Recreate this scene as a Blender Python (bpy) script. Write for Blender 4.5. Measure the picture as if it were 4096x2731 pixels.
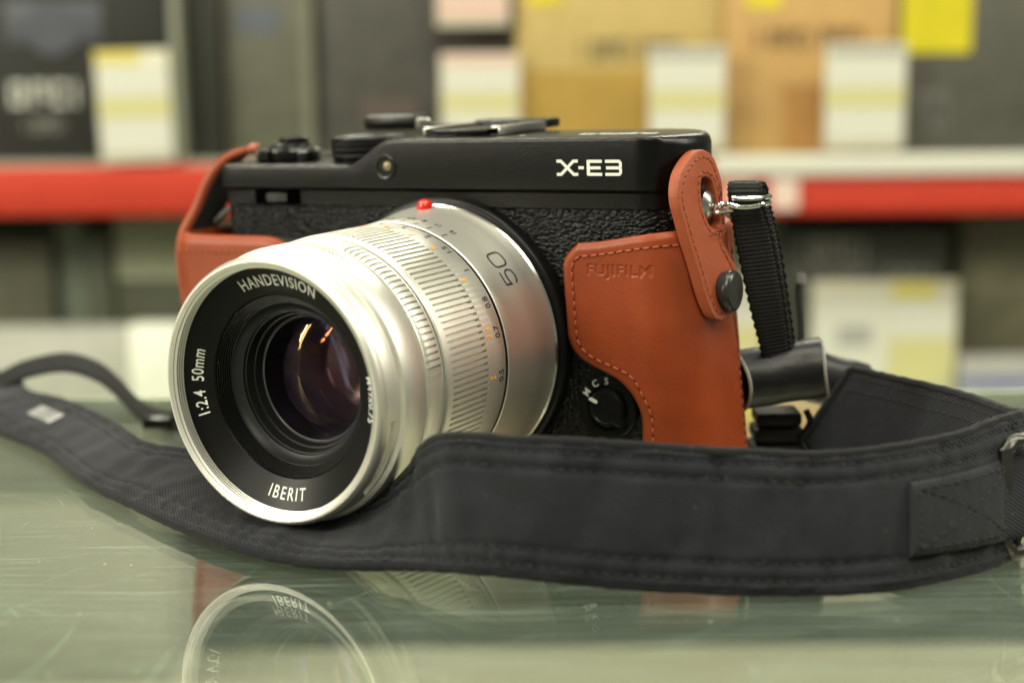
import bpy, bmesh, math, random
from mathutils import Vector, Matrix, noise
random.seed(7)
for _o in list(bpy.data.objects): bpy.data.objects.remove(_o)
S = bpy.context.scene
COL = S.collection
MM = 0.001
sin, cos, pi, rad = math.sin, math.cos, math.pi, math.radians

# ---------------------------------------------------------------- camera
cd = bpy.data.cameras.new("photo_camera")
cam = bpy.data.objects.new("photo_camera", cd); COL.objects.link(cam); S.camera = cam
cd.sensor_width = 23.5; cd.lens = 35.81; cd.clip_start = 0.01; cd.clip_end = 50
_r = Vector((0.99996520, -0.00143003, -0.00821992)); _f = Vector((0, 0.98520140, -0.17140069))
_f.normalize(); _r = (_r - _f*_r.dot(_f)).normalized(); _u = _r.cross(_f)
cam.matrix_world = Matrix(((_r.x, _u.x, -_f.x, 0.0126525), (_r.y, _u.y, -_f.y, -0.3469855),
                           (_r.z, _u.z, -_f.z, 0.0923858), (0, 0, 0, 1)))
cd.dof.use_dof = True; cd.dof.focus_distance = 0.314; cd.dof.aperture_fstop = 5.7

# ---------------------------------------------------------------- light
S.view_settings.view_transform = 'Standard'; S.view_settings.look = 'None'
S.view_settings.exposure = 0.0; S.view_settings.gamma = 1.0
S.render.engine = 'CYCLES'
S.cycles.use_denoising = True
S.cycles.max_bounces = 10; S.cycles.transparent_max_bounces = 16
S.cycles.caustics_reflective = False; S.cycles.caustics_refractive = False
S.cycles.sample_clamp_indirect = 6.0
W = bpy.data.worlds.new("World"); S.world = W; W.use_nodes = True
_bg = W.node_tree.nodes['Background']
_bg.inputs[0].default_value = (0.82, 0.81, 0.68, 1); _bg.inputs[1].default_value = 0.19
WARM = (1.0, 0.965, 0.79)
def lamp(name, loc, aim, sx, sy, power, color=WARM):
    l = bpy.data.lights.new(name, 'AREA'); l.shape = 'RECTANGLE'; l.size = sx; l.size_y = sy
    l.energy = power; l.color = color
    o = bpy.data.objects.new(name, l); COL.objects.link(o); o.location = loc
    d = (Vector(aim) - Vector(loc)).normalized()
    o.rotation_euler = d.to_track_quat('-Z', 'Y').to_euler()
    return o
# paired fluorescent tubes, most under the shop ceiling (tubes run away from the viewer)
for fx, fy, fz, pw in ((0.02, -0.35, 1.65, 5.5), (-1.08, 0.22, 1.6, 9.0), (0.75, -0.15, 1.6, 7.5), (-0.5, 2.05, 1.45, 9.0), (0.72, 2.0, 1.40, 12.0), (-2.6, -0.7, 1.15, 22.0), (-2.5, -2.1, 1.5, 14.0), (-1.9, -0.6, 0.75, 5.0), (1.9, 0.1, 1.2, 12.0)):  # low left pair added for lens streaks, right pair added as side fill
    for dx in (-0.055, 0.055):
        lamp('tube_light', (fx+dx, fy, fz), (fx+dx*.9-fx*.3, fy*.9, 0), 0.045, 1.2, pw)
lamp('front_fill_light', (0.10, -1.5, 1.75), (0.1, 0.2, 0.05), 1.3, 0.6, 25.0)  # soft fill added high at the front to light the upright faces

# ---------------------------------------------------------------- materials
def new_mat(name):
    m = bpy.data.materials.new(name); m.use_nodes = True
    nt = m.node_tree; return m, nt, nt.nodes['Principled BSDF']
def coords(nt, scale, kind='Object', rot=(0, 0, 0)):
    tc = nt.nodes.new('ShaderNodeTexCoord'); mp = nt.nodes.new('ShaderNodeMapping')
    mp.inputs['Scale'].default_value = scale if isinstance(scale, tuple) else (scale,)*3
    mp.inputs['Rotation'].default_value = rot
    nt.links.new(tc.outputs[kind], mp.inputs['Vector']); return mp.outputs['Vector']
def add_bump(nt, p, height, strength, dist, prev=None):
    b = nt.nodes.new('ShaderNodeBump'); b.inputs['Strength'].default_value = strength
    b.inputs['Distance'].default_value = dist
    nt.links.new(height, b.inputs['Height'])
    if prev: nt.links.new(prev, b.inputs['Normal'])
    nt.links.new(b.outputs['Normal'], p.inputs['Normal']); return b.outputs['Normal']
def noise_tex(nt, vec, scale=1.0, detail=3.0, rough=0.55):
    n = nt.nodes.new('ShaderNodeTexNoise'); n.inputs['Scale'].default_value = scale
    n.inputs['Detail'].default_value = detail; n.inputs['Roughness'].default_value = rough
    nt.links.new(vec, n.inputs['Vector']); return n.outputs[0]
def ramp(nt, fac, stops):
    r = nt.nodes.new('ShaderNodeValToRGB'); e = r.color_ramp.elements
    while len(e) < len(stops): e.new(0.5)
    for i, (p, c) in enumerate(stops): e[i].position = p; e[i].color = (*c, 1) if len(c) == 3 else c
    nt.links.new(fac, r.inputs['Fac']); return r.outputs['Color']
def simple(name, col, rough=0.5, metal=0.0, bump=None, vary=0.0, spec=0.5, coat=0.0):
    m, nt, p = new_mat(name)
    p.inputs['Base Color'].default_value = (*col, 1); p.inputs['Roughness'].default_value = rough
    p.inputs['Metallic'].default_value = metal; p.inputs['Specular IOR Level'].default_value = spec
    if coat: p.inputs['Coat Weight'].default_value = coat; p.inputs['Coat Roughness'].default_value = 0.15
    if bump:
        sc, st, di = bump
        add_bump(nt, p, noise_tex(nt, coords(nt, sc), 1.0, 4.0), st, di)
    if vary:
        n = noise_tex(nt, coords(nt, 60.0), 1.0, 5.0)
        c = ramp(nt, n, [(0.25, tuple(x*(1-vary) for x in col)), (0.75, tuple(min(1, x*(1+vary)) for x in col))])
        nt.links.new(c, p.inputs['Base Color'])
    return m
M = {}
M['satin'] = simple('satin_chrome', (0.76, 0.745, 0.67), 0.44, 0.93, (9000, 0.08, 0.00004))
M['satin_bright'] = simple('bright_cut_chrome', (0.80, 0.78, 0.70), 0.16, 1.0)
M['satin_groove'] = simple('bead_blasted_chrome', (0.50, 0.48, 0.43), 0.42, 1.0, (9000, 0.1, 0.00004))
M['chrome'] = simple('polished_chrome', (0.85, 0.83, 0.78), 0.09, 1.0)
M['steel'] = simple('worn_steel', (0.45, 0.44, 0.40), 0.28, 1.0, (2500, 0.1, 0.0001))
M['black_paint'] = simple('black_metal_paint', (0.0035, 0.0035, 0.003), 0.25, 0.0, (2200, 0.5, 0.00012), spec=0.26)
M['black_smooth'] = simple('black_smooth_paint', (0.006, 0.006, 0.006), 0.34, 0.0, (6000, 0.05, 0.00005), spec=0.2)
M['black_gloss'] = simple('black_gloss_plastic', (0.005, 0.005, 0.005), 0.22, spec=0.4)
M['black_matt'] = simple('black_matt_barrel', (0.004, 0.004, 0.004), 0.5)
M['name_ring'] = simple('black_anodised_ring', (0.0035, 0.0035, 0.003), 0.36, 0.0, (5000, 0.16, 0.00005), spec=0.18)
M['grey_ring'] = simple('dark_grey_ring', (0.016, 0.017, 0.016), 0.42, spec=0.25)
M['white_ink'] = simple('white_paint_fill', (0.88, 0.88, 0.80), 0.5)
M['grey_ink'] = simple('grey_paint_fill', (0.55, 0.55, 0.48), 0.5)
M['black_ink'] = simple('black_paint_fill', (0.012, 0.012, 0.012), 0.45)
M['orange_ink'] = simple('orange_paint_fill', (0.85, 0.38, 0.015), 0.5)
M['red_dot'] = simple('red_enamel', (0.85, 0.022, 0.02), 0.12, coat=0.6)
M['snap'] = simple('gunmetal_snap', (0.055, 0.055, 0.052), 0.3, 0.6)
M['thread'] = simple('rust_thread', (0.40, 0.085, 0.025), 0.7)
M['dark_thread'] = simple('black_thread', (0.016, 0.016, 0.017), 0.75)
M['hole'] = simple('needle_hole', (0.02, 0.006, 0.004), 0.9)

def leather(name, c0, c1, edge_rough=0.42, vein=0.5):
    m, nt, p = new_mat(name)
    v = coords(nt, 1000.0)
    big = noise_tex(nt, v, 0.09, 4.0)
    c = ramp(nt, big, [(0.3, c0), (0.7, c1)])
    nt.links.new(c, p.inputs['Base Color'])
    p.inputs['Roughness'].default_value = edge_rough; p.inputs['Specular IOR Level'].default_value = 0.35
    vo = nt.nodes.new('ShaderNodeTexVoronoi'); vo.feature = 'SMOOTH_F1'; vo.inputs['Scale'].default_value = 1.5
    mix = nt.nodes.new('ShaderNodeVectorMath'); mix.operation = 'ADD'
    nn = nt.nodes.new('ShaderNodeTexNoise'); nn.inputs['Scale'].default_value = 0.8
    nt.links.new(v, nn.inputs['Vector']); nt.links.new(v, mix.inputs[0]); nt.links.new(nn.outputs['Color'], mix.inputs[1])
    nt.links.new(mix.outputs[0], vo.inputs['Vector'])
    b1 = add_bump(nt, p, vo.outputs['Distance'], 0.28*vein, 0.00022)
    add_bump(nt, p, noise_tex(nt, v, 0.5, 5.0), 0.25*vein, 0.0004, b1)
    return m
M['leather'] = leather('tan_leather', (0.25, 0.041, 0.009), (0.325, 0.056, 0.0125))
M['leather_edge'] = leather('raw_leather_edge', (0.36, 0.10, 0.045), (0.44, 0.13, 0.06), 0.6)
M['leather_tab'] = leather('reddish_tan_leather', (0.29, 0.062, 0.023), (0.35, 0.078, 0.028), 0.5, 0.7)
M['leather_inside'] = simple('black_tab_inside', (0.012, 0.012, 0.012), 0.9)
M['black_leather'] = simple('black_leather_sleeve', (0.012, 0.012, 0.0125), 0.36, 0.0, (900, 0.25, 0.0003), spec=0.35)

def leatherette():
    m, nt, p = new_mat('black_leatherette')
    p.inputs['Base Color'].default_value = (0.004, 0.004, 0.0036, 1); p.inputs['Roughness'].default_value = 0.33; p.inputs['Specular IOR Level'].default_value = 0.24
    v = coords(nt, (1150.0, 1150.0, 1950.0))
    nn = nt.nodes.new('ShaderNodeTexNoise'); nn.inputs['Scale'].default_value = 1.1; nt.links.new(v, nn.inputs['Vector'])
    sc = nt.nodes.new('ShaderNodeVectorMath'); sc.operation = 'MULTIPLY_ADD'
    sc.inputs[1].default_value = (0.9, 0.9, 0.9)
    nt.links.new(nn.outputs['Color'], sc.inputs[0]); nt.links.new(v, sc.inputs[2])
    vo = nt.nodes.new('ShaderNodeTexVoronoi'); vo.feature = 'SMOOTH_F1'; vo.inputs['Scale'].default_value = 0.85
    vo.inputs['Smoothness'].default_value = 0.6
    nt.links.new(sc.outputs[0], vo.inputs['Vector'])
    inv = nt.nodes.new('ShaderNodeMath'); inv.operation = 'SUBTRACT'; inv.inputs[0].default_value = 1.0
    nt.links.new(vo.outputs['Distance'], inv.inputs[1])
    add_bump(nt, p, inv.outputs[0], 0.85, 0.0006)
    return m
M['leatherette'] = leatherette()

def cloth(name, col, per=0.62, strength=0.95):
    m, nt, p = new_mat(name)
    tc = nt.nodes.new('ShaderNodeTexCoord'); mp = nt.nodes.new('ShaderNodeMapping')
    mp.inputs['Rotation'].default_value = (0, 0, rad(-58))
    nt.links.new(tc.outputs['UV'], mp.inputs['Vector'])
    w = nt.nodes.new('ShaderNodeTexWave'); w.wave_type = 'BANDS'; w.bands_direction = 'X'
    w.inputs['Scale'].default_value = 0.314/per; w.inputs['Distortion'].default_value = 0.6; w.inputs['Detail'].default_value = 1.0
    nt.links.new(mp.outputs['Vector'], w.inputs['Vector'])
    n1 = noise_tex(nt, tc.outputs['UV'], 0.12, 6.0, 0.65)
    c1 = ramp(nt, n1, [(0.3, tuple(x*0.8 for x in col)), (0.72, tuple(x*1.25 for x in col))])
    mx = nt.nodes.new('ShaderNodeMix'); mx.data_type = 'RGBA'; mx.blend_type = 'MULTIPLY'
    mx.inputs['Factor'].default_value = 0.75
    nt.links.new(c1, mx.inputs[6]); nt.links.new(w.outputs['Color'], mx.inputs[7])
    # lint specks
    vo = nt.nodes.new('ShaderNodeTexVoronoi'); vo.inputs['Scale'].default_value = 0.22
    nt.links.new(tc.outputs['UV'], vo.inputs['Vector'])
    lint = ramp(nt, vo.outputs['Distance'], [(0.03, (1, 1, 1)), (0.09, (0, 0, 0))])
    m2 = nt.nodes.new('ShaderNodeMix'); m2.data_type = 'RGBA'
    sc = nt.nodes.new('ShaderNodeMath'); sc.operation = 'MULTIPLY'; sc.inputs[1].default_value = 0.16
    nt.links.new(lint, sc.inputs[0]); nt.links.new(sc.outputs[0], m2.inputs['Factor'])
    nt.links.new(mx.outputs[2], m2.inputs[6]); m2.inputs[7].default_value = (0.25, 0.25, 0.25, 1)
    nt.links.new(m2.outputs[2], p.inputs['Base Color'])
    p.inputs['Roughness'].default_value = 0.85; p.inputs['Specular IOR Level'].default_value = 0.2
    p.inputs['Sheen Weight'].default_value = 0.12; p.inputs['Sheen Roughness'].default_value = 0.5
    b = add_bump(nt, p, w.outputs['Fac'], strength, 0.00012)
    add_bump(nt, p, noise_tex(nt, tc.outputs['UV'], 0.55, 4.0), 0.3, 0.0005, b)
    return m
M['cloth'] = cloth('charcoal_twill', (0.022, 0.0235, 0.030))
def webbing_mat():
    m, nt, p = new_mat('black_nylon_webbing')
    p.inputs['Base Color'].default_value = (0.012, 0.012, 0.012, 1); p.inputs['Roughness'].default_value = 0.55; p.inputs['Specular IOR Level'].default_value = 0.22
    tc = nt.nodes.new('ShaderNodeTexCoord')
    w = nt.nodes.new('ShaderNodeTexWave'); w.wave_type = 'BANDS'; w.bands_direction = 'X'
    w.inputs['Scale'].default_value = 0.314/0.9; w.inputs['Distortion'].default_value = 0.3
    nt.links.new(tc.outputs['UV'], w.inputs['Vector'])
    w2 = nt.nodes.new('ShaderNodeTexWave'); w2.wave_type = 'BANDS'; w2.bands_direction = 'Y'
    w2.inputs['Scale'].default_value = 0.314/0.7
    nt.links.new(tc.outputs['UV'], w2.inputs['Vector'])
    a = nt.nodes.new('ShaderNodeMath'); a.operation = 'ADD'
    h2 = nt.nodes.new('ShaderNodeMath'); h2.operation = 'MULTIPLY'; h2.inputs[1].default_value = 0.3; nt.links.new(w2.outputs['Fac'], h2.inputs[0])
    nt.links.new(w.outputs['Fac'], a.inputs[0]); nt.links.new(h2.outputs[0], a.inputs[1])
    c = ramp(nt, a.outputs[0], [(0.2, (0.005, 0.005, 0.005)), (0.95, (0.015, 0.015, 0.014))])
    nt.links.new(c, p.inputs['Base Color'])
    add_bump(nt, p, a.outputs[0], 0.7, 0.0003)
    return m
M['webbing'] = webbing_mat()

def glassy(name, tint, base, gain, refl=(1, 1, 1), scratch=False, rough=0.0, hues=None):
    m = bpy.data.materials.new(name); m.use_nodes = True; nt = m.node_tree
    for n in list(nt.nodes): nt.nodes.remove(n)
    out = nt.nodes.new('ShaderNodeOutputMaterial')
    g = nt.nodes.new('ShaderNodeNewGeometry'); d = nt.nodes.new('ShaderNodeVectorMath'); d.operation = 'DOT_PRODUCT'
    nt.links.new(g.outputs['Incoming'], d.inputs[0]); nt.links.new(g.outputs['Normal'], d.inputs[1])
    def mth(op, a, b=None):
        x = nt.nodes.new('ShaderNodeMath'); x.operation = op
        for i, v in enumerate((a, b)):
            if v is None: continue
            if isinstance(v, (int, float)): x.inputs[i].default_value = v
            else: nt.links.new(v, x.inputs[i])
        return x.outputs[0]
    c = mth('ABSOLUTE', d.outputs['Value'])
    f = mth('ADD', mth('MULTIPLY', mth('POWER', mth('SUBTRACT', 1.0, c), 5.0), gain), base)
    tr = nt.nodes.new('ShaderNodeBsdfTransparent'); tr.inputs[0].default_value = (*tint, 1)
    gl = nt.nodes.new('ShaderNodeBsdfGlossy'); gl.inputs['Color'].default_value = (*refl, 1); gl.inputs['Roughness'].default_value = rough
    if hues: nt.links.new(ramp(nt, c, hues), gl.inputs['Color'])
    mix = nt.nodes.new('ShaderNodeMixShader')
    nt.links.new(f, mix.inputs[0]); nt.links.new(tr.outputs[0], mix.inputs[1]); nt.links.new(gl.outputs[0], mix.inputs[2])
    last = mix.outputs[0]
    if scratch:
        acc = None
        for ang, sx, thr in ((14, 2.6, .715), (-38, 2.4, .70), (64, 2.0, .69), (-72, 2.2, .69), (38, 2.6, .70), (86, 2.4, .69), (-54, 3.2, .695)):
            tc = nt.nodes.new('ShaderNodeTexCoord')
            nz = nt.nodes.new('ShaderNodeTexNoise'); nz.inputs['Scale'].default_value = 9.0
            nt.links.new(tc.outputs['Object'], nz.inputs['Vector'])
            va = nt.nodes.new('ShaderNodeVectorMath'); va.operation = 'MULTIPLY_ADD'; va.inputs[1].default_value = (.012, .012, 0)
            nt.links.new(nz.outputs['Color'], va.inputs[0]); nt.links.new(tc.outputs['Object'], va.inputs[2])
            mp = nt.nodes.new('ShaderNodeMapping'); mp.inputs['Rotation'].default_value = (0, 0, rad(ang))
            mp.inputs['Scale'].default_value = (sx*7, 2600.0, 0.0)
            nt.links.new(va.outputs[0], mp.inputs['Vector'])
            n = noise_tex(nt, mp.outputs['Vector'], 1.0, 1.0)
            t = nt.nodes.new('ShaderNodeMapRange'); t.inputs['From Min'].default_value = thr; t.inputs['From Max'].default_value = thr+0.05
            nt.links.new(n, t.inputs['Value'])
            acc = t.outputs[0] if acc is None else mth('MAXIMUM', acc, t.outputs[0])
        dust = noise_tex(nt, coords(nt, 1700.0), 1.0, 2.0)
        dr = nt.nodes.new('ShaderNodeMapRange'); dr.inputs['From Min'].default_value = .74; dr.inputs['From Max'].default_value = .80
        nt.links.new(dust, dr.inputs['Value'])
        acc = mth('MAXIMUM', acc, mth('MULTIPLY', dr.outputs[0], 0.6))
        smear = noise_tex(nt, coords(nt, (14.0, 30.0, 1.0)), 1.0, 4.0)
        acc2 = mth('ADD', mth('MULTIPLY', acc, 0.34), mth('MULTIPLY', smear, 0.06))
        df = nt.nodes.new('ShaderNodeBsdfDiffuse'); df.inputs[0].default_value = (0.45, 0.57, 0.49, 1)
        mx2 = nt.nodes.new('ShaderNodeMixShader')
        nt.links.new(acc2, mx2.inputs[0]); nt.links.new(last, mx2.inputs[1]); nt.links.new(df.outputs[0], mx2.inputs[2])
        last = mx2.outputs[0]
    nt.links.new(last, out.inputs['Surface'])
    return m
M['counter_glass'] = glassy('green_counter_glass', (0.912, 0.922, 0.89), 0.10, 1.15, (1, 1, 0.97), scratch=True)
M['clear_glass'] = glassy('clear_lid_glass', (0.94, 0.96, 0.93), 0.04, 0.96)
M['glass_edge'] = simple('green_glass_edge', (0.42, 0.50, 0.30), 0.25)
HUE = [(0.40, (0.1, 0.15, 1.0)), (0.62, (0.55, 0.35, 0.95)), (0.74, (1.0, 0.75, 0.35)), (0.86, (1.0, 0.35, 0.10)), (0.97, (0.75, 0.10, 0.12))]
HUE2 = [(0.40, (1.0, 0.25, 0.10)), (0.60, (1.0, 0.6, 0.2)), (0.72, (0.6, 0.6, 1.0)), (0.84, (0.25, 0.2, 1.0)), (0.97, (0.6, 0.2, 0.7))]
M['lens_purple'] = glassy('purple_coated_glass', (0.92, 0.89, 0.90), 0.030, 0.4, hues=HUE, rough=0.05)
M['lens_amber'] = glassy('amber_coated_glass', (0.90, 0.87, 0.85), 0.028, 0.3, hues=HUE2, rough=0.07)
M['lens_blue'] = glassy('blue_coated_glass', (0.88, 0.86, 0.87), 0.09, 0.3, (0.9, 0.75, 0.72), rough=0.22)
M['lens_red'] = glassy('magenta_coated_glass', (0.88, 0.85, 0.86), 0.045, 0.3, (1.0, 0.5, 0.52), rough=0.10)

# ---------------------------------------------------------------- builders
def obj(name, verts, faces, mat, parent=None, smooth=True, sharp=35, uvs=None, scale=MM):
    me = bpy.data.meshes.new(name)
    me.from_pydata([(v[0]*scale, v[1]*scale, v[2]*scale) for v in verts], [], faces)
    me.validate()
    if uvs is not None:
        ul = me.uv_layers.new(name='UVMap')
        for l in me.loops: ul.data[l.index].uv = uvs[l.vertex_index]
    me.materials.append(mat)
    bm = bmesh.new(); bm.from_mesh(me); bmesh.ops.recalc_face_normals(bm, faces=bm.faces); bm.to_mesh(me); bm.free()
    if smooth:
        me.polygons.foreach_set('use_smooth', [True]*len(me.polygons)); me.set_sharp_from_angle(angle=rad(sharp))
    o = bpy.data.objects.new(name, me); COL.objects.link(o)
    if parent: o.parent = parent
    return o
class MB:
    """collects vertices and faces (millimetres) for one mesh object"""
    def __init__(s): s.v = []; s.f = []; s.uv = []
    def add(s, vs, fs, uv=None):
        n = len(s.v); s.v += [tuple(v) for v in vs]; s.f += [tuple(i+n for i in f) for f in fs]
        s.uv += (uv if uv else [(0, 0)]*len(vs))
    def box(s, x0, x1, y0, y1, z0, z1, bev=0.0):
        if bev <= 0:
            vs = [(x, y, z) for x in (x0, x1) for y in (y0, y1) for z in (z0, z1)]
            s.add(vs, [(0, 1, 3, 2), (4, 6, 7, 5), (0, 4, 5, 1), (2, 3, 7, 6), (0, 2, 6, 4), (1, 5, 7, 3)]); return
        bm = bmesh.new(); bmesh.ops.create_cube(bm, size=1)
        for v in bm.verts:
            v.co = ((x0+x1)/2+v.co.x*(x1-x0), (y0+y1)/2+v.co.y*(y1-y0), (z0+z1)/2+v.co.z*(z1-z0))
        bmesh.ops.bevel(bm, geom=list(bm.edges), offset=bev, segments=2, affect='EDGES', profile=0.5)
        s.bm(bm)
    def bm(s, bm):
        bm.verts.index_update()
        s.add([v.co[:] for v in bm.verts], [[v.index for v in f.verts] for f in bm.faces]); bm.free()
    def tube(s, pts, r, n=8, closed=False, cap=True):
        pts = [Vector(p) for p in pts]; k = len(pts); rings = []; up = None
        for i, p in enumerate(pts):
            a = pts[(i-1) % k] if (closed or i > 0) else p; b = pts[(i+1) % k] if (closed or i < k-1) else p
            t = (b-a).normalized()
            if up is None: up = t.orthogonal().normalized()
            up = (up - t*up.dot(t)).normalized(); sd = t.cross(up)
            rr = r(i/(k-1)) if callable(r) else r
            rings.append([p + (up*cos(2*pi*j/n)+sd*sin(2*pi*j/n))*rr for j in range(n)])
        vs = [q for ring in rings for q in ring]; fs = []
        for i in range(k if closed else k-1):
            for j in range(n):
                a = i*n+j; b = i*n+(j+1) % n; c = ((i+1) % k)*n+(j+1) % n; d = ((i+1) % k)*n+j
                fs.append((a, b, c, d))
        if cap and not closed:
            fs.append(tuple(range(n))[::-1]); fs.append(tuple((k-1)*n+j for j in range(n)))
        s.add(vs, fs)
    def capsule(s, a, b, w, h, nrm):
        """small stitch: a flattened lozenge from a to b lying on a surface with normal nrm"""
        a = Vector(a); b = Vector(b); n = Vector(nrm).normalized(); t = (b-a); sd = t.cross(n).normalized()
        vs = []
        for f, k in ((0.0, .15), (.18, .8), (.5, 1.0), (.82, .8), (1.0, .15)):
            c = a+t*f
            vs += [c+sd*w*k, c+n*h*k+sd*w*k*.5, c+n*h*k-sd*w*k*.5, c-sd*w*k]
        fs = [(4*i+j, 4*i+j+1, 4*i+5+j, 4*i+4+j) for i in range(4) for j in range(3)]
        fs += [(0, 1, 2, 3), (16, 17, 18, 19)]
        s.add(vs, fs)
    def lathe(s, prof, angles=96, rf=None, closed_prof=False, zc=0.0, axis='y', c=(0, 0, 0), a0=0, a1=360):
        full = abs(a1-a0-360) < 1e-6
        ang = angles if not isinstance(angles, int) else [rad(a0+(a1-a0)*i/(angles if full else angles-1)) for i in range(angles)]
        n = len(ang); vs = []
        for (y, r) in prof:
            for t in ang:
                q = rf(y, r, t) if rf else r
                if axis == 'y': vs.append((c[0]+q*cos(t), c[1]+y, c[2]+q*sin(t)))
                else: vs.append((c[0]+q*cos(t), c[1]+q*sin(t), c[2]+y))
        k = len(prof); fs = []
        for i in range(k if closed_prof else k-1):
            for j in range(n if full else n-1):
                fs.append((i*n+j, i*n+(j+1) % n, ((i+1) % k)*n+(j+1) % n, ((i+1) % k)*n+j))
        s.add(vs, fs)
    def make(s, name, mat, parent=None, smooth=True, sharp=35, uv=False):
        return obj(name, s.v, s.f, mat, parent, smooth, sharp, s.uv if uv else None)
def thing(name, label, cat, group=None, mat=None):
    o = bpy.data.objects.new(name, None); COL.objects.link(o); o.empty_display_size = 0.02
    if mat is not None: o.matrix_world = mat
    o['label'] = label; o['category'] = cat
    if group: o['group'] = group
    return o
def tag(o, label, cat, group=None):
    o['label'] = label; o['category'] = cat
    if group: o['group'] = group
    return o
def stuff(o): o['kind'] = 'stuff'; return o

def text_mesh(txt, size, extr=0.06, sx=1.0, spacing=1.0, shear=0.0, bold=0.0):
    cu = bpy.data.curves.new('t', 'FONT'); cu.body = txt; cu.size = size; cu.extrude = extr
    cu.space_character = spacing; cu.shear = shear; cu.resolution_u = 3; cu.offset = bold
    cu.align_x = 'CENTER'; cu.align_y = 'CENTER'
    o = bpy.data.objects.new('t', cu); COL.objects.link(o)
    dg = bpy.context.evaluated_depsgraph_get(); me = bpy.data.meshes.new_from_object(o.evaluated_get(dg))
    vs = [(v.co.x*sx, v.co.y, v.co.z) for v in me.vertices]; fs = [tuple(p.vertices) for p in me.polygons]
    bpy.data.objects.remove(o); bpy.data.curves.remove(cu); bpy.data.meshes.remove(me)
    return vs, fs
def stroke(paths, width):
    """flat lettering from polylines: list of (points, width) -> verts (x, y, i) and quads"""
    vs = []; fs = []
    for k, pts in enumerate(paths):
        w = width
        if isinstance(pts, tuple): pts, w = pts
        P = [Vector((p[0], p[1])) for p in pts]; n = len(P); base = len(vs)
        closed = (P[0]-P[-1]).length < 1e-6
        if closed: P = P[:-1]; n -= 1
        for i in range(n):
            a = P[(i-1) % n] if (closed or i > 0) else None; b = P[(i+1) % n] if (closed or i < n-1) else None
            d1 = (P[i]-a).normalized() if a is not None else None; d2 = (b-P[i]).normalized() if b is not None else None
            d1 = d1 or d2; d2 = d2 or d1
            n1 = Vector((-d1.y, d1.x)); n2 = Vector((-d2.y, d2.x)); m = (n1+n2).normalized()
            q = w/2/max(.35, m.dot(n1))
            for sgn in (1, -1): vs.append((P[i].x+m.x*q*sgn, P[i].y+m.y*q*sgn, k*.006))
        for i in range(n if closed else n-1):
            j = (i+1) % n
            fs.append((base+2*i, base+2*i+1, base+2*j+1, base+2*j))
    return vs, fs
def catmull(P, sub):
    P = [Vector(p) for p in P]; out = []
    for i in range(len(P)-1):
        p0 = P[i-1] if i > 0 else P[i]*2-P[i+1]; p1 = P[i]; p2 = P[i+1]; p3 = P[i+2] if i+2 < len(P) else P[i+1]*2-P[i]
        for k in range(sub):
            t = k/sub
            out.append(.5*((2*p1)+(p2-p0)*t+(2*p0-5*p1+4*p2-p3)*t*t+(3*p1-p0-3*p2+p3)*t**3))
    out.append(P[-1].copy()); return out
def smooth01(a, b, x):
    t = max(0, min(1, (x-a)/(b-a))); return t*t*(3-2*t)
def lerp_tab(x, xs, ys):
    if x <= xs[0]: return ys[0]
    for i in range(len(xs)-1):
        if x <= xs[i+1]: return ys[i]+(ys[i+1]-ys[i])*(x-xs[i])/(xs[i+1]-xs[i])
    return ys[-1]

# body frame: x along the camera to the right, y depth (lens towards -y), z up; it stands turned on the glass
BODY = Matrix(((0.85658463, 0.5148913, -0.03390763, 0), (-0.51540804, 0.85690589, -0.00817575, 0),
               (0.02484603, 0.02447949, 0.99939153, 0), (0, 0, 0, 1)))
def b2w(p): return BODY.to_3x3() @ Vector(p)
ZC = 33.55

# ---------------------------------------------------------------- the counter with its glass top
counter = thing('display_counter', 'green glass counter top with a scratched surface and pale front rail', 'counter')
g = MB(); g.box(-700, 700, -420, 93, -1.1, 0); g.make('glass_top', M['counter_glass'], counter, smooth=False)
m_ = MB(); sp = MB(); rs = random.Random(21)
for k in range(300):   # hairline scratches and dust left on the glass by years of handling
    x = rs.uniform(-150, 175); y = -150+rs.random()**1.2*215; L = rs.choice((3, 5, 8, 12, 20, 34))*rs.uniform(.6, 1.3); a = rs.uniform(0, pi); bend = rs.uniform(-.3, .3); w = rs.choice((.03, .04, .05, .07, .10))
    n = 5; pts = []
    for i in range(n+1):
        t = i/n-.5; pts.append((x+cos(a)*L*t-sin(a)*bend*L*t*t, y+sin(a)*L*t+cos(a)*bend*L*t*t))
    vv = []
    for i, (px, py) in enumerate(pts):
        ww = w*(1-abs(2*i/n-1)**3)+.01; vv += [(px-sin(a)*ww, py+cos(a)*ww, .03+k*.0002), (px+sin(a)*ww, py-cos(a)*ww, .03+k*.0002)]
    m_.add(vv, [(2*i, 2*i+1, 2*i+3, 2*i+2) for i in range(n)])
for k in range(260):
    x = rs.uniform(-150, 175); y = -150+rs.random()*215; r = rs.choice((.10, .13, .16, .22, .32))
    sp.add([(x+r*cos(i*pi/3)*rs.uniform(.7, 1.2), y+r*sin(i*pi/3)*rs.uniform(.7, 1.2), .12+k*.0002) for i in range(6)], [(0, 1, 2, 3, 4, 5)])
def veil(name, col, fac):
    m = bpy.data.materials.new(name); m.use_nodes = True; nt = m.node_tree
    p = nt.nodes['Principled BSDF']; p.inputs['Base Color'].default_value = (*col, 1); p.inputs['Roughness'].default_value = .5; p.inputs['Alpha'].default_value = fac
    return m
stuff(m_.make('scratches', veil('scratch_frost', (0.40, 0.64, 0.48), .34), counter, smooth=False)); stuff(sp.make('dust_specks', veil('dust', (0.62, 0.64, 0.52), .55), counter, smooth=False))
e = MB(); e.box(-700, 700, 93.05, 95.5, -8, -0.05, .6); e.make('glass_edge', M['glass_edge'], counter)
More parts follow.
